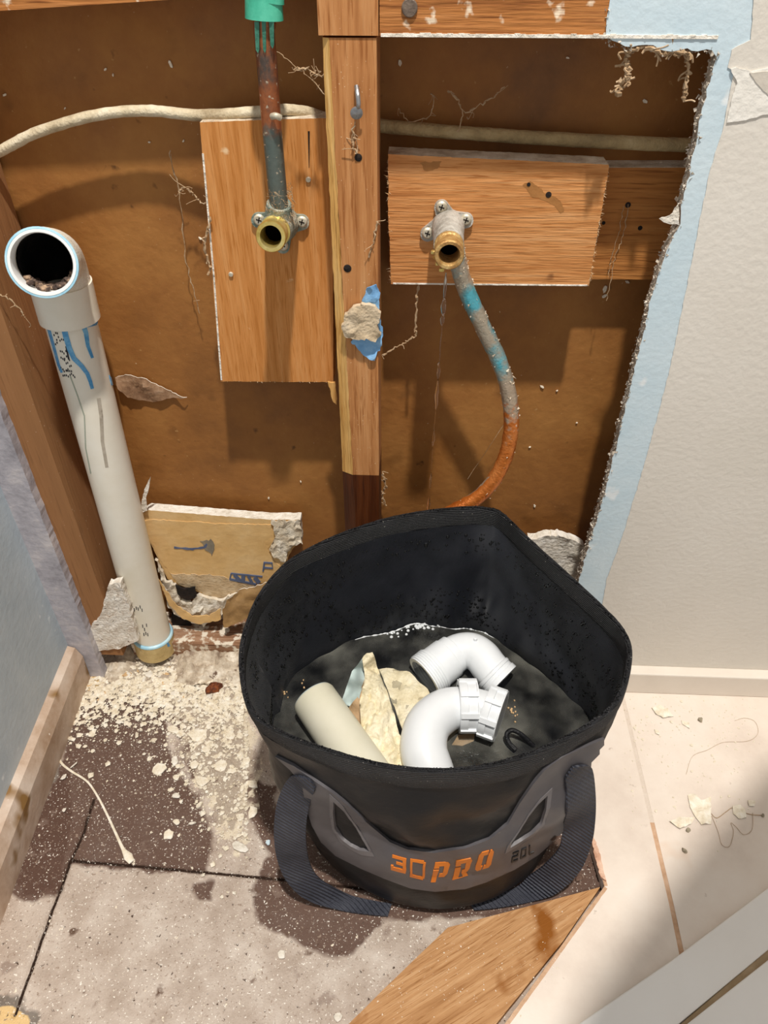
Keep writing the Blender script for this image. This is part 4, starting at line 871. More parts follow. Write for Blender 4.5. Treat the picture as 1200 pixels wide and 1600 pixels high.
# lettering
def letter(strokes, bl, br_, tr_, tl_):
    out = []
    for s in strokes: out.append([(bl[0]*(1-x)*(1-y)+br_[0]*x*(1-y)+tr_[0]*x*y+tl_[0]*(1-x)*y, bl[1]*(1-x)*(1-y)+br_[1]*x*(1-y)+tr_[1]*x*y+tl_[1]*(1-x)*y) for x, y in s])
    return out
def st_(pts, w): return [[p for p in px_stroke([a, b], w)] for a, b in zip(pts[:-1], pts[1:])]
three = st_([(.05, .9), (.95, .9)], .18)+st_([(.88, .98), (.88, .08)], .24)+st_([(.3, .53), (.95, .53)], .16)+st_([(0, .1), (.98, .1)], .2)+st_([(.08, .0), (.08, .3)], .17)
dee = st_([(.08, .02), (.08, .98)], .15)+st_([(0, .92), (.85, .92)], .14)+st_([(.90, .92), (.90, .1)], .16)+st_([(0, .08), (.9, .08)], .14)
pee = [[(0, 0), (.34, 0), (.34, .62), (0, .62)], [(0, .7), (.34, .7), (.34, 1), (0, 1)], [(.34, 1), (.85, 1), (1, .86), (1, .42), (.85, .26), (.46, .26), (.46, .44), (.66, .44), (.66, .8), (.34, .8)]]
arr = pee[:2]+[pee[2]]+[[(.46, .3), (.74, .3), (1, 0), (.68, 0)]]
oh = [[(.14, 1), (.62, 1), (.58, .8), (.34, .8), (.34, .2), (.44, .2), (.40, 0), (.14, 0), (0, .14), (0, .86)], [(.72, 1), (.86, 1), (1, .86), (1, .14), (.86, 0), (.5, 0), (.54, .2), (.66, .2), (.66, .8), (.68, .8)]]
L1 = letter(three, (612, 1354), (634, 1360), (636, 1337), (613, 1331))+letter(dee, (640, 1365), (663, 1371), (666, 1341), (641, 1337))
L2 = letter(pee, (673, 1374), (695, 1373), (704, 1341), (680, 1343))+letter(arr, (706, 1370), (730, 1363), (738, 1335), (713, 1340))+letter(oh, (741, 1357), (765, 1349), (771, 1322), (748, 1328))
decal('orange_lettering', L1+L2, [], obvh, .0028, orange_m, patch, 5)
two = st_([(0, .92), (.9, .92)], .16)+st_([(.9, .98), (.9, .5)], .2)+st_([(0, .5), (.98, .5)], .15)+st_([(.1, .5), (.1, .05)], .2)+st_([(0, .08), (1, .08)], .16)
ell = st_([(.12, 0), (.12, 1)], .22)+st_([(0, .09), (.95, .09)], .17)
zer = st_([(.1, 0), (.1, 1)], .2)+st_([(.9, 0), (.9, 1)], .2)+st_([(0, .08), (1, .08)], .16)+st_([(0, .92), (1, .92)], .16)
decal('dark_lettering', letter(two, (796, 1344), (806, 1340), (808, 1325), (798, 1329))+letter(zer, (810, 1338), (819, 1334), (821, 1319), (812, 1323))+letter(ell, (824, 1332), (832, 1328), (833, 1313), (825, 1317)), [], obvh, .0030, darkprint_m, patch, 3, smooth=0)
# webbing handle
def ribbon(name, A_, B_, parent, th=.0018, nw=6):
    def pts(l):
        o = []
        for u, v, z in l:
            P = PZ(u, v, z); h = obvh.ray_cast(_C, ray(u, v).normalized())
            if z > -.007 and h[0] is not None and (h[0]-_C).length < (P-_C).length+.004:
                nrm = h[1] if h[1].dot(h[0]-_C) < 0 else -h[1]; P = h[0]+nrm*.0045
            if P.z < SUB+.004: P = PZ(u, v, SUB+.004)
            o.append(P)
        return spline(o, 8)
    a, b = pts(A_), pts(B_); n = min(len(a), len(b)); top = []; tris = []
    for i in range(n):
        for k in range(nw+1): top.append(a[i].lerp(b[i], k/nw))
    nor = []
    for i in range(n):
        d = (a[min(i+1, n-1)]-a[max(i-1, 0)]).normalized(); w_ = (b[i]-a[i]).normalized(); q = d.cross(w_).normalized(); q = q if q.dot(a[i]-_C) < 0 else -q
        for k in range(nw+1): nor.append(q)
    bot = [p-q*th for p, q in zip(top, nor)]
    for i in range(n-1):
        for k in range(nw):
            x = i*(nw+1)+k; tris.append((x, x+1, x+nw+2, x+nw+1))
    N_ = len(top); f = list(tris)+[tuple(i+N_ for i in q[::-1]) for q in tris]; cnt = set()
    for t in tris:
        for e in range(4): cnt.add((t[e], t[(e+1) % 4]))
    for (x, y) in cnt:
        if (y, x) not in cnt: f.append((x, x+N_, y+N_, y))
    return mk(name, top+bot, f, strap_m, parent, smooth=50)
ribbon('handle_strap', [(490, 1212, .20), (468, 1206, .20), (447, 1222, .185), (432, 1258, .15), (428, 1308, .105), (435, 1350, .06), (452, 1383, .03), (482, 1408, .004), (530, 1422, -.008), (580, 1429, -.008), (606, 1431, -.008)],
       [(496, 1226, .195), (493, 1234, .19), (486, 1246, .175), (479, 1282, .135), (478, 1315, .10), (484, 1350, .055), (500, 1374, .024), (530, 1392, .004), (560, 1402, -.008), (590, 1408, -.008), (612, 1412, -.008)], bag)
ribbon('handle_strap', [(890, 1192, .20), (908, 1190, .20), (926, 1203, .19), (931, 1245, .145), (930, 1285, .105), (924, 1320, .07), (906, 1362, .03), (870, 1396, .0), (830, 1409, -.008), (780, 1418, -.008), (742, 1422, -.008)],
       [(878, 1210, .195), (878, 1214, .19), (880, 1232, .165), (881, 1262, .13), (880, 1290, .10), (874, 1326, .06), (850, 1353, .03), (826, 1370, .01), (806, 1386, -.006), (765, 1402, -.008), (730, 1406, -.008)], bag)
# ================================================================== WATER AND CONTENTS
foam_glint_m = M('bright_water_edge', ['d8dcde', 'eceeee'], rough=.08, bump=0, spec=1)  # pale colour painted for water glints, shared with the splash bubbles
loop = []
for i in range(NS):
    lo, hi = 0, 1
    for _ in range(20):
        mid = (lo+hi)/2
        if bag_pt(i, mid, .0018).z < ZW: lo = mid
        else: hi = mid
    p = bag_pt(i, lo, .0022); loop.append(Vector((p.x, p.y, ZW)))
def water_mat():
    m = bpy.data.materials.new('murky_water'); m.use_nodes = True; T = m.node_tree; N = T.nodes; L = T.links; N.clear()
    out = N.new('ShaderNodeOutputMaterial'); tc = N.new('ShaderNodeTexCoord')
    n1 = N.new('ShaderNodeTexNoise'); n1.inputs['Scale'].default_value = 22; n1.inputs['Detail'].default_value = 5; L.new(tc.outputs['Object'], n1.inputs[0])
    n2 = N.new('ShaderNodeTexNoise'); n2.inputs['Scale'].default_value = 45; n2.inputs['Detail'].default_value = 3; L.new(tc.outputs['Object'], n2.inputs[0])
    bp = N.new('ShaderNodeBump'); bp.inputs['Strength'].default_value = .8; bp.inputs['Distance'].default_value = .004; L.new(n2.outputs[0], bp.inputs['Height'])
    tr_ = N.new('ShaderNodeBsdfTransparent'); df = N.new('ShaderNodeBsdfDiffuse'); gl = N.new('ShaderNodeBsdfGlossy'); gl.inputs['Roughness'].default_value = .04
    cr = N.new('ShaderNodeValToRGB'); cr.color_ramp.elements[0].color = lin('3c3d3e'); cr.color_ramp.elements[1].color = lin('8a8980'); cr.color_ramp.elements[0].position = .35; cr.color_ramp.elements[1].position = .65
    L.new(n1.outputs[0], cr.inputs[0]); L.new(cr.outputs[0], df.inputs[0]); L.new(bp.outputs[0], gl.inputs['Normal'])
    mr = N.new('ShaderNodeMapRange'); L.new(n1.outputs[0], mr.inputs[0]); mr.inputs[1].default_value = .3; mr.inputs[2].default_value = .7; mr.inputs[3].default_value = .05; mr.inputs[4].default_value = .5
    m1 = N.new('ShaderNodeMixShader'); L.new(mr.outputs[0], m1.inputs[0]); L.new(tr_.outputs[0], m1.inputs[1]); L.new(df.outputs[0], m1.inputs[2])
    fr = N.new('ShaderNodeFresnel'); fr.inputs[0].default_value = 1.33; L.new(bp.outputs[0], fr.inputs['Normal'])
    m2 = N.new('ShaderNodeMixShader'); L.new(fr.outputs[0], m2.inputs[0]); L.new(m1.outputs[0], m2.inputs[1]); L.new(gl.outputs[0], m2.inputs[2]); L.new(m2.outputs[0], out.inputs[0]); return m
water_m = water_mat()
v2, t = tri_region([[(p.x*1000, p.y*1000) for p in loop]], [], 4)
tw = [Vector((x/1000, y/1000, ZW+noise.noise((x*.05, y*.05, 0))*.0006)) for x, y in v2]
wt = mk('water', tw, t, water_m, None, smooth=180); tag(wt, 'murky dark water standing in the black bag', 'water', None, 'stuff')
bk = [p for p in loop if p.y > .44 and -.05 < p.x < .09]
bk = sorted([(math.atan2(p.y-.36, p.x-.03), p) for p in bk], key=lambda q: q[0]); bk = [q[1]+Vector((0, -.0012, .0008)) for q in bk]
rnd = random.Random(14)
G().add(*sweep(spline(bk, 4), [rnd.choice((.0001, .0002, .0004, .0010)) for _ in range(90)], 8)).build('meniscus', foam_glint_m, wt, smooth=80)  # broken pale strip painting white glints along the back waterline
#
# contents
a, b = PZ(488, 1088, ZW+.020), PZ(596, 1245, ZW+.006)
oc = thing('pipe_offcut', a, 'short cream plastic pipe offcut leaning in the water at the left', 'pipe offcut'); ad = (b-a).normalized()
G().add(*lathe(a, ad, [(.0012, 1e-6), (.0004, .0100), (0, .0165), (.0012, .0190), (.004, .0200), ((b-a).length, .0205), ((b-a).length, .001)], 40)).build('pipe', offcut_m, oc)
G().add(*lathe(a, ad, [(-.0004, .013), (-.0006, .0165), (.0006, .0186), (.0016, .0192)], 40)).build('cut_end', M('pale_blue_cut_end', ['bcd0d4', 'cdd8d6'], rough=.5, bump=.2), oc)['label'] = 'pale blue stained cut end'
# crumpled plaster sheet
def crumple(name, poly_z, mat, parent, step=5, amp=.006, seed=0, th=.0012):
    """poly_z: (u, v, z); height interpolated over the outline by inverse distance"""
    v2, t = tri_region([[(a[0], a[1]) for a in poly_z]], [], step); top = []; bot = []
    for x, y in v2:
        ws = [1/((x-a[0])**2+(y-a[1])**2+6) for a in poly_z]; z = sum(w_*a[2] for w_, a in zip(ws, poly_z))/sum(ws)
        P = PZ(x, y, z); k = fbm((P.x*70, P.y*70, seed))*amp+abs(noise.noise((x*.09, y*.045, seed)))*amp*1.3; P = P+Vector((0, 0, k)); top.append(P); bot.append(P-Vector((0, 0, th)))
    v, f = thicken(top, bot, t); return mk(name, v, f, mat, parent, smooth=60)
cps = thing('wet_plaster_sheet', PZ(575, 1110, ZW), 'crumpled soggy cream plasterboard piece rising to a point between the offcut and traps', 'plasterboard piece')
crumple('cream_face', [(566, 1030, ZW+.045), (573, 1020, ZW+.05), (582, 1019, ZW+.05), (590, 1045, ZW+.03), (604, 1080, ZW+.018), (616, 1115, ZW+.012), (628, 1160, ZW+.006), (632, 1200, ZW+.004), (560, 1200, ZW+.004), (565, 1150, ZW+.010), (562, 1100, ZW+.018), (570, 1060, ZW+.03)], soak_m, cps, 4, .006, 1)
crumple('blue_face', [(566, 1030, ZW+.044), (570, 1060, ZW+.03), (560, 1098, ZW+.014), (548, 1104, ZW+.004), (532, 1098, ZW+.001), (540, 1078, ZW+.004), (550, 1050, ZW+.018)], soakblue_m, cps, 4, .002, 2)
crumple('tan_face', [(570, 1060, ZW+.03), (566, 1100, ZW+.016), (568, 1136, ZW+.008), (550, 1130, ZW+.002), (543, 1108, ZW+.002), (558, 1090, ZW+.014)], M('soaked_tan_paper', ['c2a078', 'd0b08a'], ns=40, rough=.5, bump=.4), cps, 4, .002, 3)
sp_ = crumple('sunken_plaster', [(592, 1045, ZW+.0004), (615, 1044, ZW+.0004), (640, 1052, ZW+.0004), (668, 1078, ZW+.0004), (678, 1100, ZW+.0004), (650, 1140, ZW+.0004), (632, 1150, ZW+.0004), (618, 1110, ZW+.0004), (604, 1075, ZW+.0004)], soak_m, None, 5, .003, 4)
tag(sp_, 'wrinkled pale plaster lump lying flat at the water surface right of the pointed piece', 'plasterboard piece')
sp2 = crumple('sunken_plaster', [(706, 1164, ZW-.004), (716, 1148, ZW-.002), (742, 1146, ZW-.002), (740, 1158, ZW-.003), (722, 1166, ZW-.004)], chipd_m, None, 5, .001, 5); tag(sp2, 'small tan scrap under the water inside the curve of the trap', 'plaster scrap')
sp3 = crumple('sunken_plaster', [(690, 1158, ZW-.006), (684, 1130, ZW-.004), (706, 1128, ZW-.004), (716, 1142, ZW-.004), (700, 1160, ZW-.006)], soak_m, None, 5, .001, 6); tag(sp3, 'pale fragment sunk between the curved trap and tan scrap', 'plaster scrap')
# trap bend with threaded socket
def q(u, v, dz): return PZ(u, v, ZW+dz)
t1 = thing('trap_bend', q(710, 1050, 0), 'upper white plastic waste bend with fine threads on its wide left end', 'waste trap')
s_a = q(663, 1058, .010); s_b = q(702, 1027, .016)
sa = (s_b-s_a).normalized()
pth = spline([s_b-sa*.004, q(716, 1019, .018), q(736, 1017, .020), q(752, 1026, .020), q(763, 1040, .018), q(776, 1056, .014)], 8)
G().add(*sweep(pth, .0172, 32, False)).build('bend', whitepl_m, t1)
prof = [(0, .0175), (0, .0212)]
for k in range(5): prof += [(.0012+k*.0024, .0212), (.0018+k*.0024, .0220), (.0030+k*.0024, .0220), (.0034+k*.0024, .0212)]
prof += [(.0145, .0210), (.0150, .0205), (.030, .0200), (.0306, .0190), (.038, .0186), (.039, .017)]
G().add(*lathe(s_a, sa, prof, 40)).build('threaded_socket', whitepl_m, t1)
e0, e1v = pth[-2], pth[-1]; ed = (q(786, 1062, .012)-q(764, 1040, .018)).normalized()
G().add(*lathe(e1v-ed*.006, ed, [(0, .0172), (.001, .0190), (.0035, .0190), (.004, .0183), (.007, .0183), (.008, .0192), (.0125, .0192), (.013, .0170), (.002, .0155), (.002, 1e-6)], 40)).build('socket_end', whitepl_m, t1)
G().add(*lathe(pth[18], Vector((0, 0, 1)), [(.017, .002), (.0195, .0016), (.020, 1e-6)], 12)).build('moulding_nub', whitepl_m, t1)
# lower trap with two nuts
t2 = thing('trap_bend', q(690, 1130, 0), 'lower white curved waste trap with two ribbed nuts on its right end', 'waste trap')
pth2 = spline([q(690, 1260, -.01), q(672, 1205, .006), q(662, 1170, .014), q(668, 1135, .018), q(692, 1112, .019), q(722, 1104, .019), q(752, 1108, .018), q(776, 1118, .016)], 9)
G().add(*sweep(pth2, [.0200, .0200, .0200, .0198, .0192, .0172, .0168, .0166], 36)).build('curved_tube', whitepl_m, t2)
def nut(C0, d, L_, r, parent):
    nt_ = G(); pr = [(0, r*.8), (0, r*.97), (.001, r), (L_*.42, r), (L_*.45, r*.95), (L_*.9, r*.95), (L_*.92, r*1.0), (L_, r*1.0), (L_, r*.8)]
    nt_.add(*lathe(C0, d, pr, 48)); o = nt_.build('nut', whitepl_m, parent)
    d = Vector(d).normalized(); up = Vector((0, 0, 1)); x = d.cross(up).normalized(); y = d.cross(x); rg = G()
    for k in range(8):
        a = 2*math.pi*k/8+.2; rad = x*math.cos(a)+y*math.sin(a); tn_ = -x*math.sin(a)+y*math.cos(a); c = C0+rad*r*.98
        vv = [c+d*s1+tn_*s2+rad*s3 for s1 in (.0005, L_-.0005) for s2 in (-.0022, .0022) for s3 in (-.001, .0018)]; rg.add(vv, box(0, 1, 0, 1, 0, 1)[1])
    rg.build('grip_ribs', whitepl_m, o, smooth=0); return o
nd = (q(745, 1104, .018)-q(722, 1104, .018)).normalized()
nut(q(716, 1103, .019), nd, .0165, .0232, t2)
nd2 = (q(782, 1118, .018)-q(757, 1109, .018)).normalized()
nut(q(757, 1110, .018), nd2, .0155, .0228, t2)
G().add(*disc(q(757, 1110, .018)+nd2*.0150, nd2, .0195, .0004)).build('dark_opening', M('trap_inside', ['a6a8aa', 'c0c2c4'], rough=.5), t2)
# cord loop
cl = G().add(*sweep(spline([q(806, 1172, .004), q(795, 1160, .006), q(792, 1147, .010), q(800, 1141, .012), q(812, 1146, .010), q(822, 1154, .006), q(834, 1166, .0)], 8), .0021, 10)).build('cord_loop', M('black_cord', ['0c0c0e', '1c1c20'], ns=80, rough=.5, bump=.5, bs=600)); tag(cl, 'little black cord loop sticking out of the water by the right of the rim', 'cord')
rnd = random.Random(31)
for k, (u, v, c) in enumerate(((798, 1108, 9), (802, 1118, 7), (442, 1082, 4), (478, 1068, 3), (683, 1178, 5), (590, 1190, 3), (758, 1096, 3), (446, 1078, 3))):
    for j in range(c):
        P = q(u+rnd.gauss(0, 3.5), v+rnd.gauss(0, 5), .0005 if u > 790 or u < 500 else .02)
        if u in (683, 590, 758): P = P-Vector((0, 0, .019))
        g = G(); g.add(*chipgeo(P, rnd.uniform(.0006, .0014), rnd.uniform(.0006, .0012), .0012, 300+k*20+j)); o = g.build('floating_crumb', chipd_m, smooth=0)
        tag(o, 'tiny cream crumb floating on the water in the bag', 'plaster crumb', 'crumbs floating in the bag')
# water stream
clear_m = M('clear_water', ['ffffff', 'ffffff'], rough=.02, bump=.0, spec=.8); P_ = clear_m.node_tree.nodes['Principled BSDF']
P_.inputs['Transmission Weight'].default_value = 1; P_.inputs['IOR'].default_value = 1.33
S0 = PY(697, 424, .518); S1 = PZ(656, 976, ZW)
S1 = Vector((S1.x, S0.y-.004, ZW)); S1 = Vector((PY(656, 976, S1.y).x, S1.y, ZW))
ws = thing('water_stream', (S1.x, S1.y, ZW), 'thin broken stream of clear water falling from the right tap into the bag', 'water stream')
def sp_pt(v_):   # point on the falling line at image row v_
    lo, hi = 0., 1.
    for _ in range(30):
        m_ = (lo+hi)/2
        if proj(S0.lerp(S1, m_))[1] < v_: lo = m_
        else: hi = m_
    return S0.lerp(S1, lo)
segs = [(426, 470, .0013, .0010), (466, 492, .0016, .0024), (490, 508, .0014, .0018), (508, 566, .0003, .0004), (566, 592, .0012, .0014), (594, 640, .0016, .0013), (640, 672, .0003, .0003), (672, 698, .0011, .0009), (700, 735, .0003, .0003), (738, 765, .0008, .0010), (775, 800, .0010, .0014), (800, 850, .0008, .0007), (852, 905, .0006, .0008), (912, 972, .0005, .0007)]
rnd = random.Random(6)
for a_, b_, r0, r1 in segs:
    n_ = 12; pts = []; rr = []
    for i in range(n_+1):
        t_ = i/n_; p = sp_pt(a_+(b_-a_)*t_); p = p+Vector((noise.noise((a_+t_*3, 0, 0))*.0006, 0, 0)); pts.append(p); rr.append(max(.00008, (r0+(r1-r0)*t_)*(math.sin(math.pi*min(.97, max(.03, t_))))**.45))
    G().add(*sweep(pts, rr, 12)).build('droplet' if r0 > .0004 else 'thread', clear_m, ws, smooth=80)
# splash ripple ring
g = G()
for (u, v, w_, nn) in ((657, 980, 26, 26), (612, 992, 22, 10), (690, 974, 12, 8)):
    for k in range(nn):
        P = PZ(u+rnd.gauss(0, w_*.5), v+rnd.gauss(0, 3), ZW+.0008); r = rnd.uniform(.0006, .0018); g.add(*lathe(P, (0, 0, 1), [(0, r), (r*.5, r*.8), (r*.8, r*.4), (r*.85, 1e-6)], 8))
tag(g.build('splash_bubbles', foam_glint_m, smooth=80), 'tiny bubbles where the stream hits the water at the back of the bag', 'bubbles', None, 'stuff')
# ================================================================== FLOOR PIECES
lp = rough_loop([PZ(u, v, 0) for u, v in [(520, 1625), (600, 1545), (655, 1492), (700, 1449), (830, 1415), (938, 1386), (880, 1470), (770, 1606), (740, 1640)]], .01, .0003)
v, f = prism(lp, (0, 0, -.0105)); ob = mk('timber_offcut', v, f, oak_m, smooth=0); tag(ob, 'honey-coloured wooden board piece wedged in front of the bag at the tile edge', 'timber board')
l = [Vector((.187, .365, .0002)), Vector((cx, cy, .0002)), e1+Vector((0, 0, .0002))]
for i_, (p, q_) in enumerate(((l[0], l[1]), (l[1], l[2]))):
    d = (q_-p).normalized(); n_ = Vector((d.y, -d.x, 0)) if Vector((d.y, -d.x, 0)).x > 0 else Vector((-d.y, d.x, 0)); v, f = prism(rough_loop([p, q_, q_+n_*.0032, p+n_*.0032], .005, .0005), (0, 0, -.0015)); mk('floor', v, f, grout_m, smooth=0)['kind'] = 'structure'
# white panels bottom right
def slab_px(name, pl, z, th, mat, label, cat, amp=0):
    l = [PZ(u, v, z) for u, v in pl]; v, f = prism(rough_loop(l, .02, amp) if amp else l, (0, 0, -th)); o = mk(name, v, f, mat, smooth=0); b = o.modifiers.new('bevel', 'BEVEL'); b.width = .001; b.segments = 2; return tag(o, label, cat)
slab_px('floor_strip', [(886, 1612), (1050, 1500), (1210, 1380), (1210, 1476), (1046, 1612)], .006, .0058, whitepanel_m, 'pale flat strip laid across the tiles at the bottom right corner', 'floor strip')
slab_px('floor_panel', [(1058, 1612), (1210, 1492), (1290, 1430), (1290, 1612)], .010, .0098, whitepanel_m, 'white panel corner beyond the pale strip at the bottom right', 'panel')
slab_px('sealant_line', [(1044, 1616), (1210, 1475), (1212, 1493), (1056, 1616)], .0045, .0043, M('brown_sealant', ['9c8462', 'b8a080'], ns=40, rough=.7, bump=.3), 'narrow brown sealant line between the pale strip and the white panel', 'sealant')
# ================================================================== RUBBLE
chips = [(312, 1150, .0135, .0085, 'largest torn cream plaster flake on the floor left of the bag', chip_m), (322, 1172, .0060, .0040, 'small flake touching the largest torn flake from below', chip_m),
 (250, 1202, .0088, .0075, 'squarish cream plaster flake left of the chip cluster', chip_m), (274, 1190, .0044, .0058, 'bright white block right beside the squarish flake', plaster_m),
 (316, 1221, .0078, .0072, 'rounded cream flake under the largest torn flake', chip_m), (345, 1198, .0072, .0085, 'pale upright flake right of the rounded flake', chip_m),
 (375, 1324, .0105, .0060, 'white half-moon flake on the floor left of the bag strap', plaster_m), (263, 1305, .0058, .0056, 'round cream disc on the dark wet floor', chip_m),
 (276, 1285, .0038, .0034, 'small pale chip just above the round disc', chip_m), (300, 1287, .0044, .0018, 'thin sliver chip right of the small pale chip', plaster_m),
 (275, 1244, .0046, .0036, 'lone white chip below the squarish flake', plaster_m), (395, 1270, .0064, .0072, 'pale chip nearest the left strap top', chip_m),
 (376, 1277, .0055, .0060, 'curved cream chip beside the one nearest the strap', chip_m), (396, 1226, .0075, .0060, 'grey-cream chunk against the left side of the bag', chip_m),
 (440, 1493, .0042, .0040, 'small white star-like chip on the dry floor front of the bag', plaster_m), (419, 1317, .0028, .0028, 'pale blue dot of paint by the left strap', bluep_m),
 (528, 1590, .0040, .0038, 'white chip near the lower end of the wooden board', plaster_m), (235, 1116, .0052, .0017, 'white stick-like plaster crumb on the dark floor', plaster_m),
 (385, 1190, .0058, .0050, 'cream chip close to the bag beside the pale upright flake', chip_m), (350, 1105, .0075, .0055, 'cream lump at the edge of the rubble beside the bag', chip_m),
 (272, 1140, .0085, .0052, 'flat cream flake at the lower edge of the rubble', chip_m), (360, 1150, .0070, .0060, 'beige flake right of the largest torn flake', chip_m), (304, 1195, .0050, .0060, 'thin cream flake between the squarish and the upright flake', chip_m)]
for k, (u, v, a_, b_, lab, mt) in enumerate(chips):
    g = G(); g.add(*chipgeo(PZ(u, v, SUB+.0012), a_, b_, .0018, 500+k, rot=random.uniform(-.5, .5))); tag(g.build('plaster_chip', mt, smooth=0), lab, 'plaster chip')
rk = G().add(*chipgeo(PZ(334, 1077, SUB+.003), .0115, .0065, .006, 78, n=11, rot=.3)).build('rusty_lump', rust_m, smooth=0); tag(rk, 'dark rusty brown lump in the white rubble left of the bag', 'rust lump')
# crumbs one could count
rnd = random.Random(44)
def crumbs(n, fn, smin, smax, label, group, mats, z):
    for k in range(n):
        u, v = fn(); s = smin+(smax-smin)*rnd.random()**2.2; g = G(); g.add(*chipgeo(PZ(u, v, z), s, s*rnd.uniform(.5, 1), s*rnd.uniform(.25, .6), 1000+k+n)); o = g.build('plaster_crumb', rnd.choice(mats), smooth=0); tag(o, label, 'plaster crumb', group)
crumbs(150, lambda: (min(378, rnd.gauss(325, 38)), rnd.gauss(1150, 48)), .0010, .0048, 'small cream plaster crumb scattered on the floor left of the bag', 'crumbs left of the bag', [chip_m, chip_m, plaster_m], SUB+.0005)
crumbs(110, lambda: (rnd.uniform(110, 375), rnd.gauss(1058, 18)), .0016, .0062, 'cream plaster lump in the rubble along the foot of the wall', 'rubble lumps along the wall foot', [chip_m, chip_m, plaster_m, chipd_m], SUB+.001)
crumbs(60, lambda: (rnd.uniform(985, 1150), rnd.uniform(1095, 1300)), .0006, .0022, 'tiny pale crumb scattered on the cream floor tiles', 'crumbs on the tiles', [chip_m], .0002)
# fine grit nobody could count
g = G()
def grit(n, fn, z, smin, smax):
    for k in range(n):
        u, v = fn(); P = PZ(u, v, z); s = smin+(smax-smin)*rnd.random()**3; a0 = rnd.random()*6; g.add([P+Vector((math.cos(a0+q*1.257)*s*rnd.uniform(.6, 1.3), math.sin(a0+q*1.257)*s*rnd.uniform(.6, 1.3), rnd.uniform(0, s*.3))) for q in range(5)]+[P+Vector((rnd.gauss(0, s*.3), rnd.gauss(0, s*.3), s*.8))], [(q, (q+1) % 5, 5) for q in range(5)]+[(4, 3, 2, 1, 0)])
grit(5200, lambda: (rnd.uniform(100, 385), rnd.gauss(1078, 34)), SUB+.0012, .0005, .0040)
grit(1500, lambda: (min(385, rnd.gauss(345, 30)), rnd.gauss(1160, 70)), SUB+.0012, .0005, .0032)
grit(1200, lambda: (min(385, rnd.gauss(310, 60)), rnd.gauss(1160, 60)), SUB+.0004, .0003, .0016)
grit(900, lambda: (rnd.uniform(10, 600), rnd.uniform(1100, 1590)), SUB+.0002, .0002, .0008)
tag(g.build('plaster_grit', chip_m, smooth=0), 'fine cream plaster grit spread over the floor left of the bag', 'plaster grit', None, 'stuff')
g = G(); grit(500, lambda: (rnd.uniform(975, 1180), min(1330, 1088+abs(rnd.gauss(0, 90)))), .0002, .0002, .0012)
grit(120, lambda: (rnd.uniform(600, 880), rnd.uniform(1450, 1590)), .0002, .0002, .0008)
tag(g.build('plaster_grit', chip_m, smooth=0), 'fine pale grit sprinkled on the tiles and the wooden board', 'plaster grit', None, 'stuff')
# rubble bank at the wall foot
g = G(); NX, NY = 150, 34
vv = []
for j in range(NY+1):
    for i in range(NX+1):
        x = -.375+i*.0017; y = .530+j*.0018; t_ = (y-.530)/(.0612); e_ = min(1, (i/12), (NX-i)/10)
        z = SUB-.002+(.004+.020*t_**1.3)*e_+fbm((x*90, y*90, 2))*.0055*e_+abs(noise.noise((x*260, y*260, 5)))*.003*e_
        dxx = abs(x-pb.x); z = z-(z-SUB+.001)*max(0, min(1, (.036-dxx)/.012)) if y < pb.y+.028 else z
        vv.append((x, y, z))
tag(g.add(vv, [(j*(NX+1)+i, j*(NX+1)+i+1, (j+1)*(NX+1)+i+1, (j+1)*(NX+1)+i) for j in range(NY) for i in range(NX)]).build('rubble_bank', M('crushed_plaster', ['8c7866', 'c8b8a2', 'efe5d4'], ns=60, det=10, rough=.95, bump=1, bs=200, specks=[('6c5646', 70, .64, .70)]), smooth=40), 'bank of crushed white plaster along the wall foot around the drain pipe', 'rubble', None, 'stuff')
# dried plaster drip
dp = spline([PZ(u, v, SUB+.0012) for u, v in ((88, 1176), (96, 1192), (110, 1204), (135, 1220), (150, 1240), (165, 1268), (180, 1300), (192, 1326), (200, 1338), (206, 1347))], 6)
o = G().add(*sweep(dp, [.0011, .0012, .0012, .0010, .0010, .0011, .0012, .0016, .0042, .0028], 10, flat=.35)).build('plaster_drip', chip_m); tag(o, 'long thin dried cream drip with a blob end on the dark floor', 'plaster drip')
for k, (u, v, a_, b_, lab) in enumerate(((100, 1214, .0042, .0026, 'white leaf-shaped flake beside the dried drip'), (115, 1196, .0062, .0011, 'narrow white splinter crossing the dried drip'), (100, 1266, .0026, .0020, 'tiny white triangle chip below the leaf-shaped flake'))):
    g = G(); g.add(*chipgeo(PZ(u, v, SUB+.002), a_, b_, .0008, 700+k, rot=1.0)); tag(g.build('plaster_chip', plaster_m, smooth=0), lab, 'plaster chip')
# flakes on tiles
fk = [([(1074, 1243), (1082, 1241), (1094, 1252), (1110, 1246), (1111, 1288), (1096, 1289), (1087, 1278), (1078, 1262)], 'larger cream flake with a curled dark edge on the tiles'), ([(1045, 1284), (1064, 1278), (1086, 1277), (1080, 1288), (1062, 1296), (1054, 1290)], 'pointed cream flake touching the larger one on the tiles'),
      ([(1144, 1260), (1156, 1258), (1164, 1266), (1166, 1278), (1154, 1280), (1146, 1272)], 'pale flake tangled in thread on the right tiles'), ([(1018, 1106), (1030, 1102), (1044, 1110), (1052, 1120), (1036, 1122), (1024, 1116)], 'pale flake on the tiles just below the skirting'),
      ([(1022, 1140), (1028, 1142), (1030, 1149), (1024, 1146)], 'small upright flake on the tiles right of the bag corner'), ([(1168, 1252), (1180, 1252), (1178, 1260), (1170, 1260)], 'small yellowish flake near the right edge of the tiles'),
      ([(1064, 1126), (1076, 1130), (1077, 1139), (1066, 1132)], 'bent flake on the tiles right of the one below the skirting')]
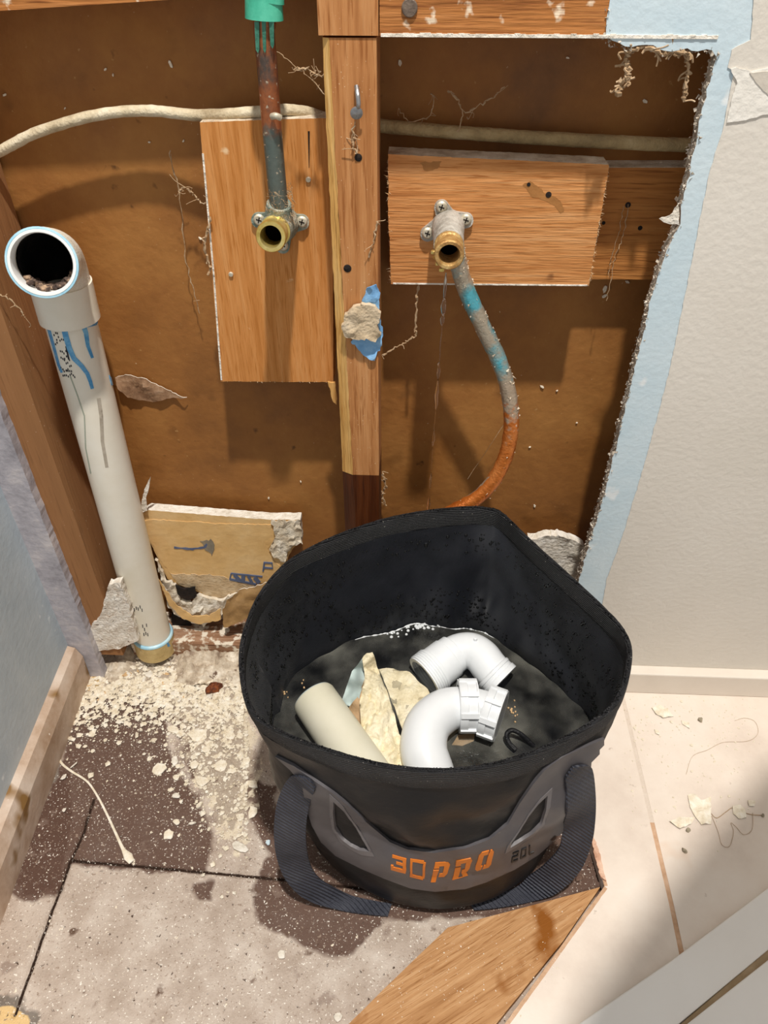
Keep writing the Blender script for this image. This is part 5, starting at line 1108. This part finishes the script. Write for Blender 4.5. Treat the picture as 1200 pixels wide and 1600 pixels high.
for k, (pl, lab) in enumerate(fk): tag(sheet('plaster_flake', pl, 0, chip_m, None, amp=.0045, th=.0006, jit=.5, freq=70, seed=20+k, floor=.0004, edge=fuzzy_m), lab, 'plaster flake')
for k, (u, v, s, lab) in enumerate(((1069, 1330, .0030, 'grey-green grit lump alone on the tiles'), (1094, 1126, .0034, 'grey crumbly lump on the tiles near the skirting'), (1075, 1298, .0026, 'small grey lump stuck to the pointed flake'), (1192, 1275, .0022, 'small grey lump at the end of the thread'))):
    g = G(); g.add(*chipgeo(PZ(u, v, .0001), s, s*.8, s*.9, 800+k)); tag(g.build('grit_lump', M('grey_grit', ['6e6656', 'a89c86', 'cfc2aa'], ns=200, rough=.95, bump=1, bs=500), smooth=0), lab, 'grit lump')
def thread(pl, label, r=.00022):
    o = G().add(*sweep(spline([PZ(u, v, .0006) for u, v in pl], 8), r, 5)).build('loose_thread', web_m); tag(o, label, 'thread')
thread([(1110, 1270), (1120, 1278), (1135, 1268), (1146, 1262), (1164, 1270), (1176, 1273), (1192, 1274)], 'wavy brown thread tying the flake on the right tiles', .00035)
thread([(1112, 1275), (1122, 1300), (1128, 1320), (1140, 1322), (1146, 1300), (1142, 1286), (1150, 1292), (1162, 1304), (1175, 1296), (1176, 1270)], 'looping fine thread below the tangled flake', .0002)
thread([(1072, 1210), (1082, 1182), (1105, 1172), (1130, 1160), (1168, 1158), (1184, 1146), (1180, 1128), (1164, 1122), (1148, 1126)], 'long faint hair curling on the upper right tiles', .00015)
# splinter at broken tile edge, debris at the corner under the strap
sp4 = sheet('tile_splinter', [(922, 1308), (930, 1318), (940, 1350), (946, 1378), (938, 1372), (930, 1345)], 0, M('pinkish_splinter', ['b07c60', 'dcae92', 'ecccb4'], ns=60, rough=.9, bump=.8, bs=300), None, amp=.003, th=.002, jit=1, freq=60, seed=33, floor=.0); tag(sp4, 'pinkish torn splinter along the broken tile edge right of the bag', 'splinter')
for k, (u, v, s) in enumerate(((885, 1376, .006), (905, 1372, .005), (870, 1382, .006), (922, 1352, .004), (914, 1330, .004))):
    g = G(); g.add(*chipgeo(PZ(u, v, SUB+.0004), s, s*.6, .0022, 900+k)); tag(g.build('dark_debris', M('dark_brown_debris', ['3c2a22', '6c5244', '9c8676'], ns=120, rough=.8, bump=.8, bs=300), smooth=0), 'dark crumbly debris bit in the gap between the right strap and the tile edge', 'debris', 'dark debris by the tile edge')
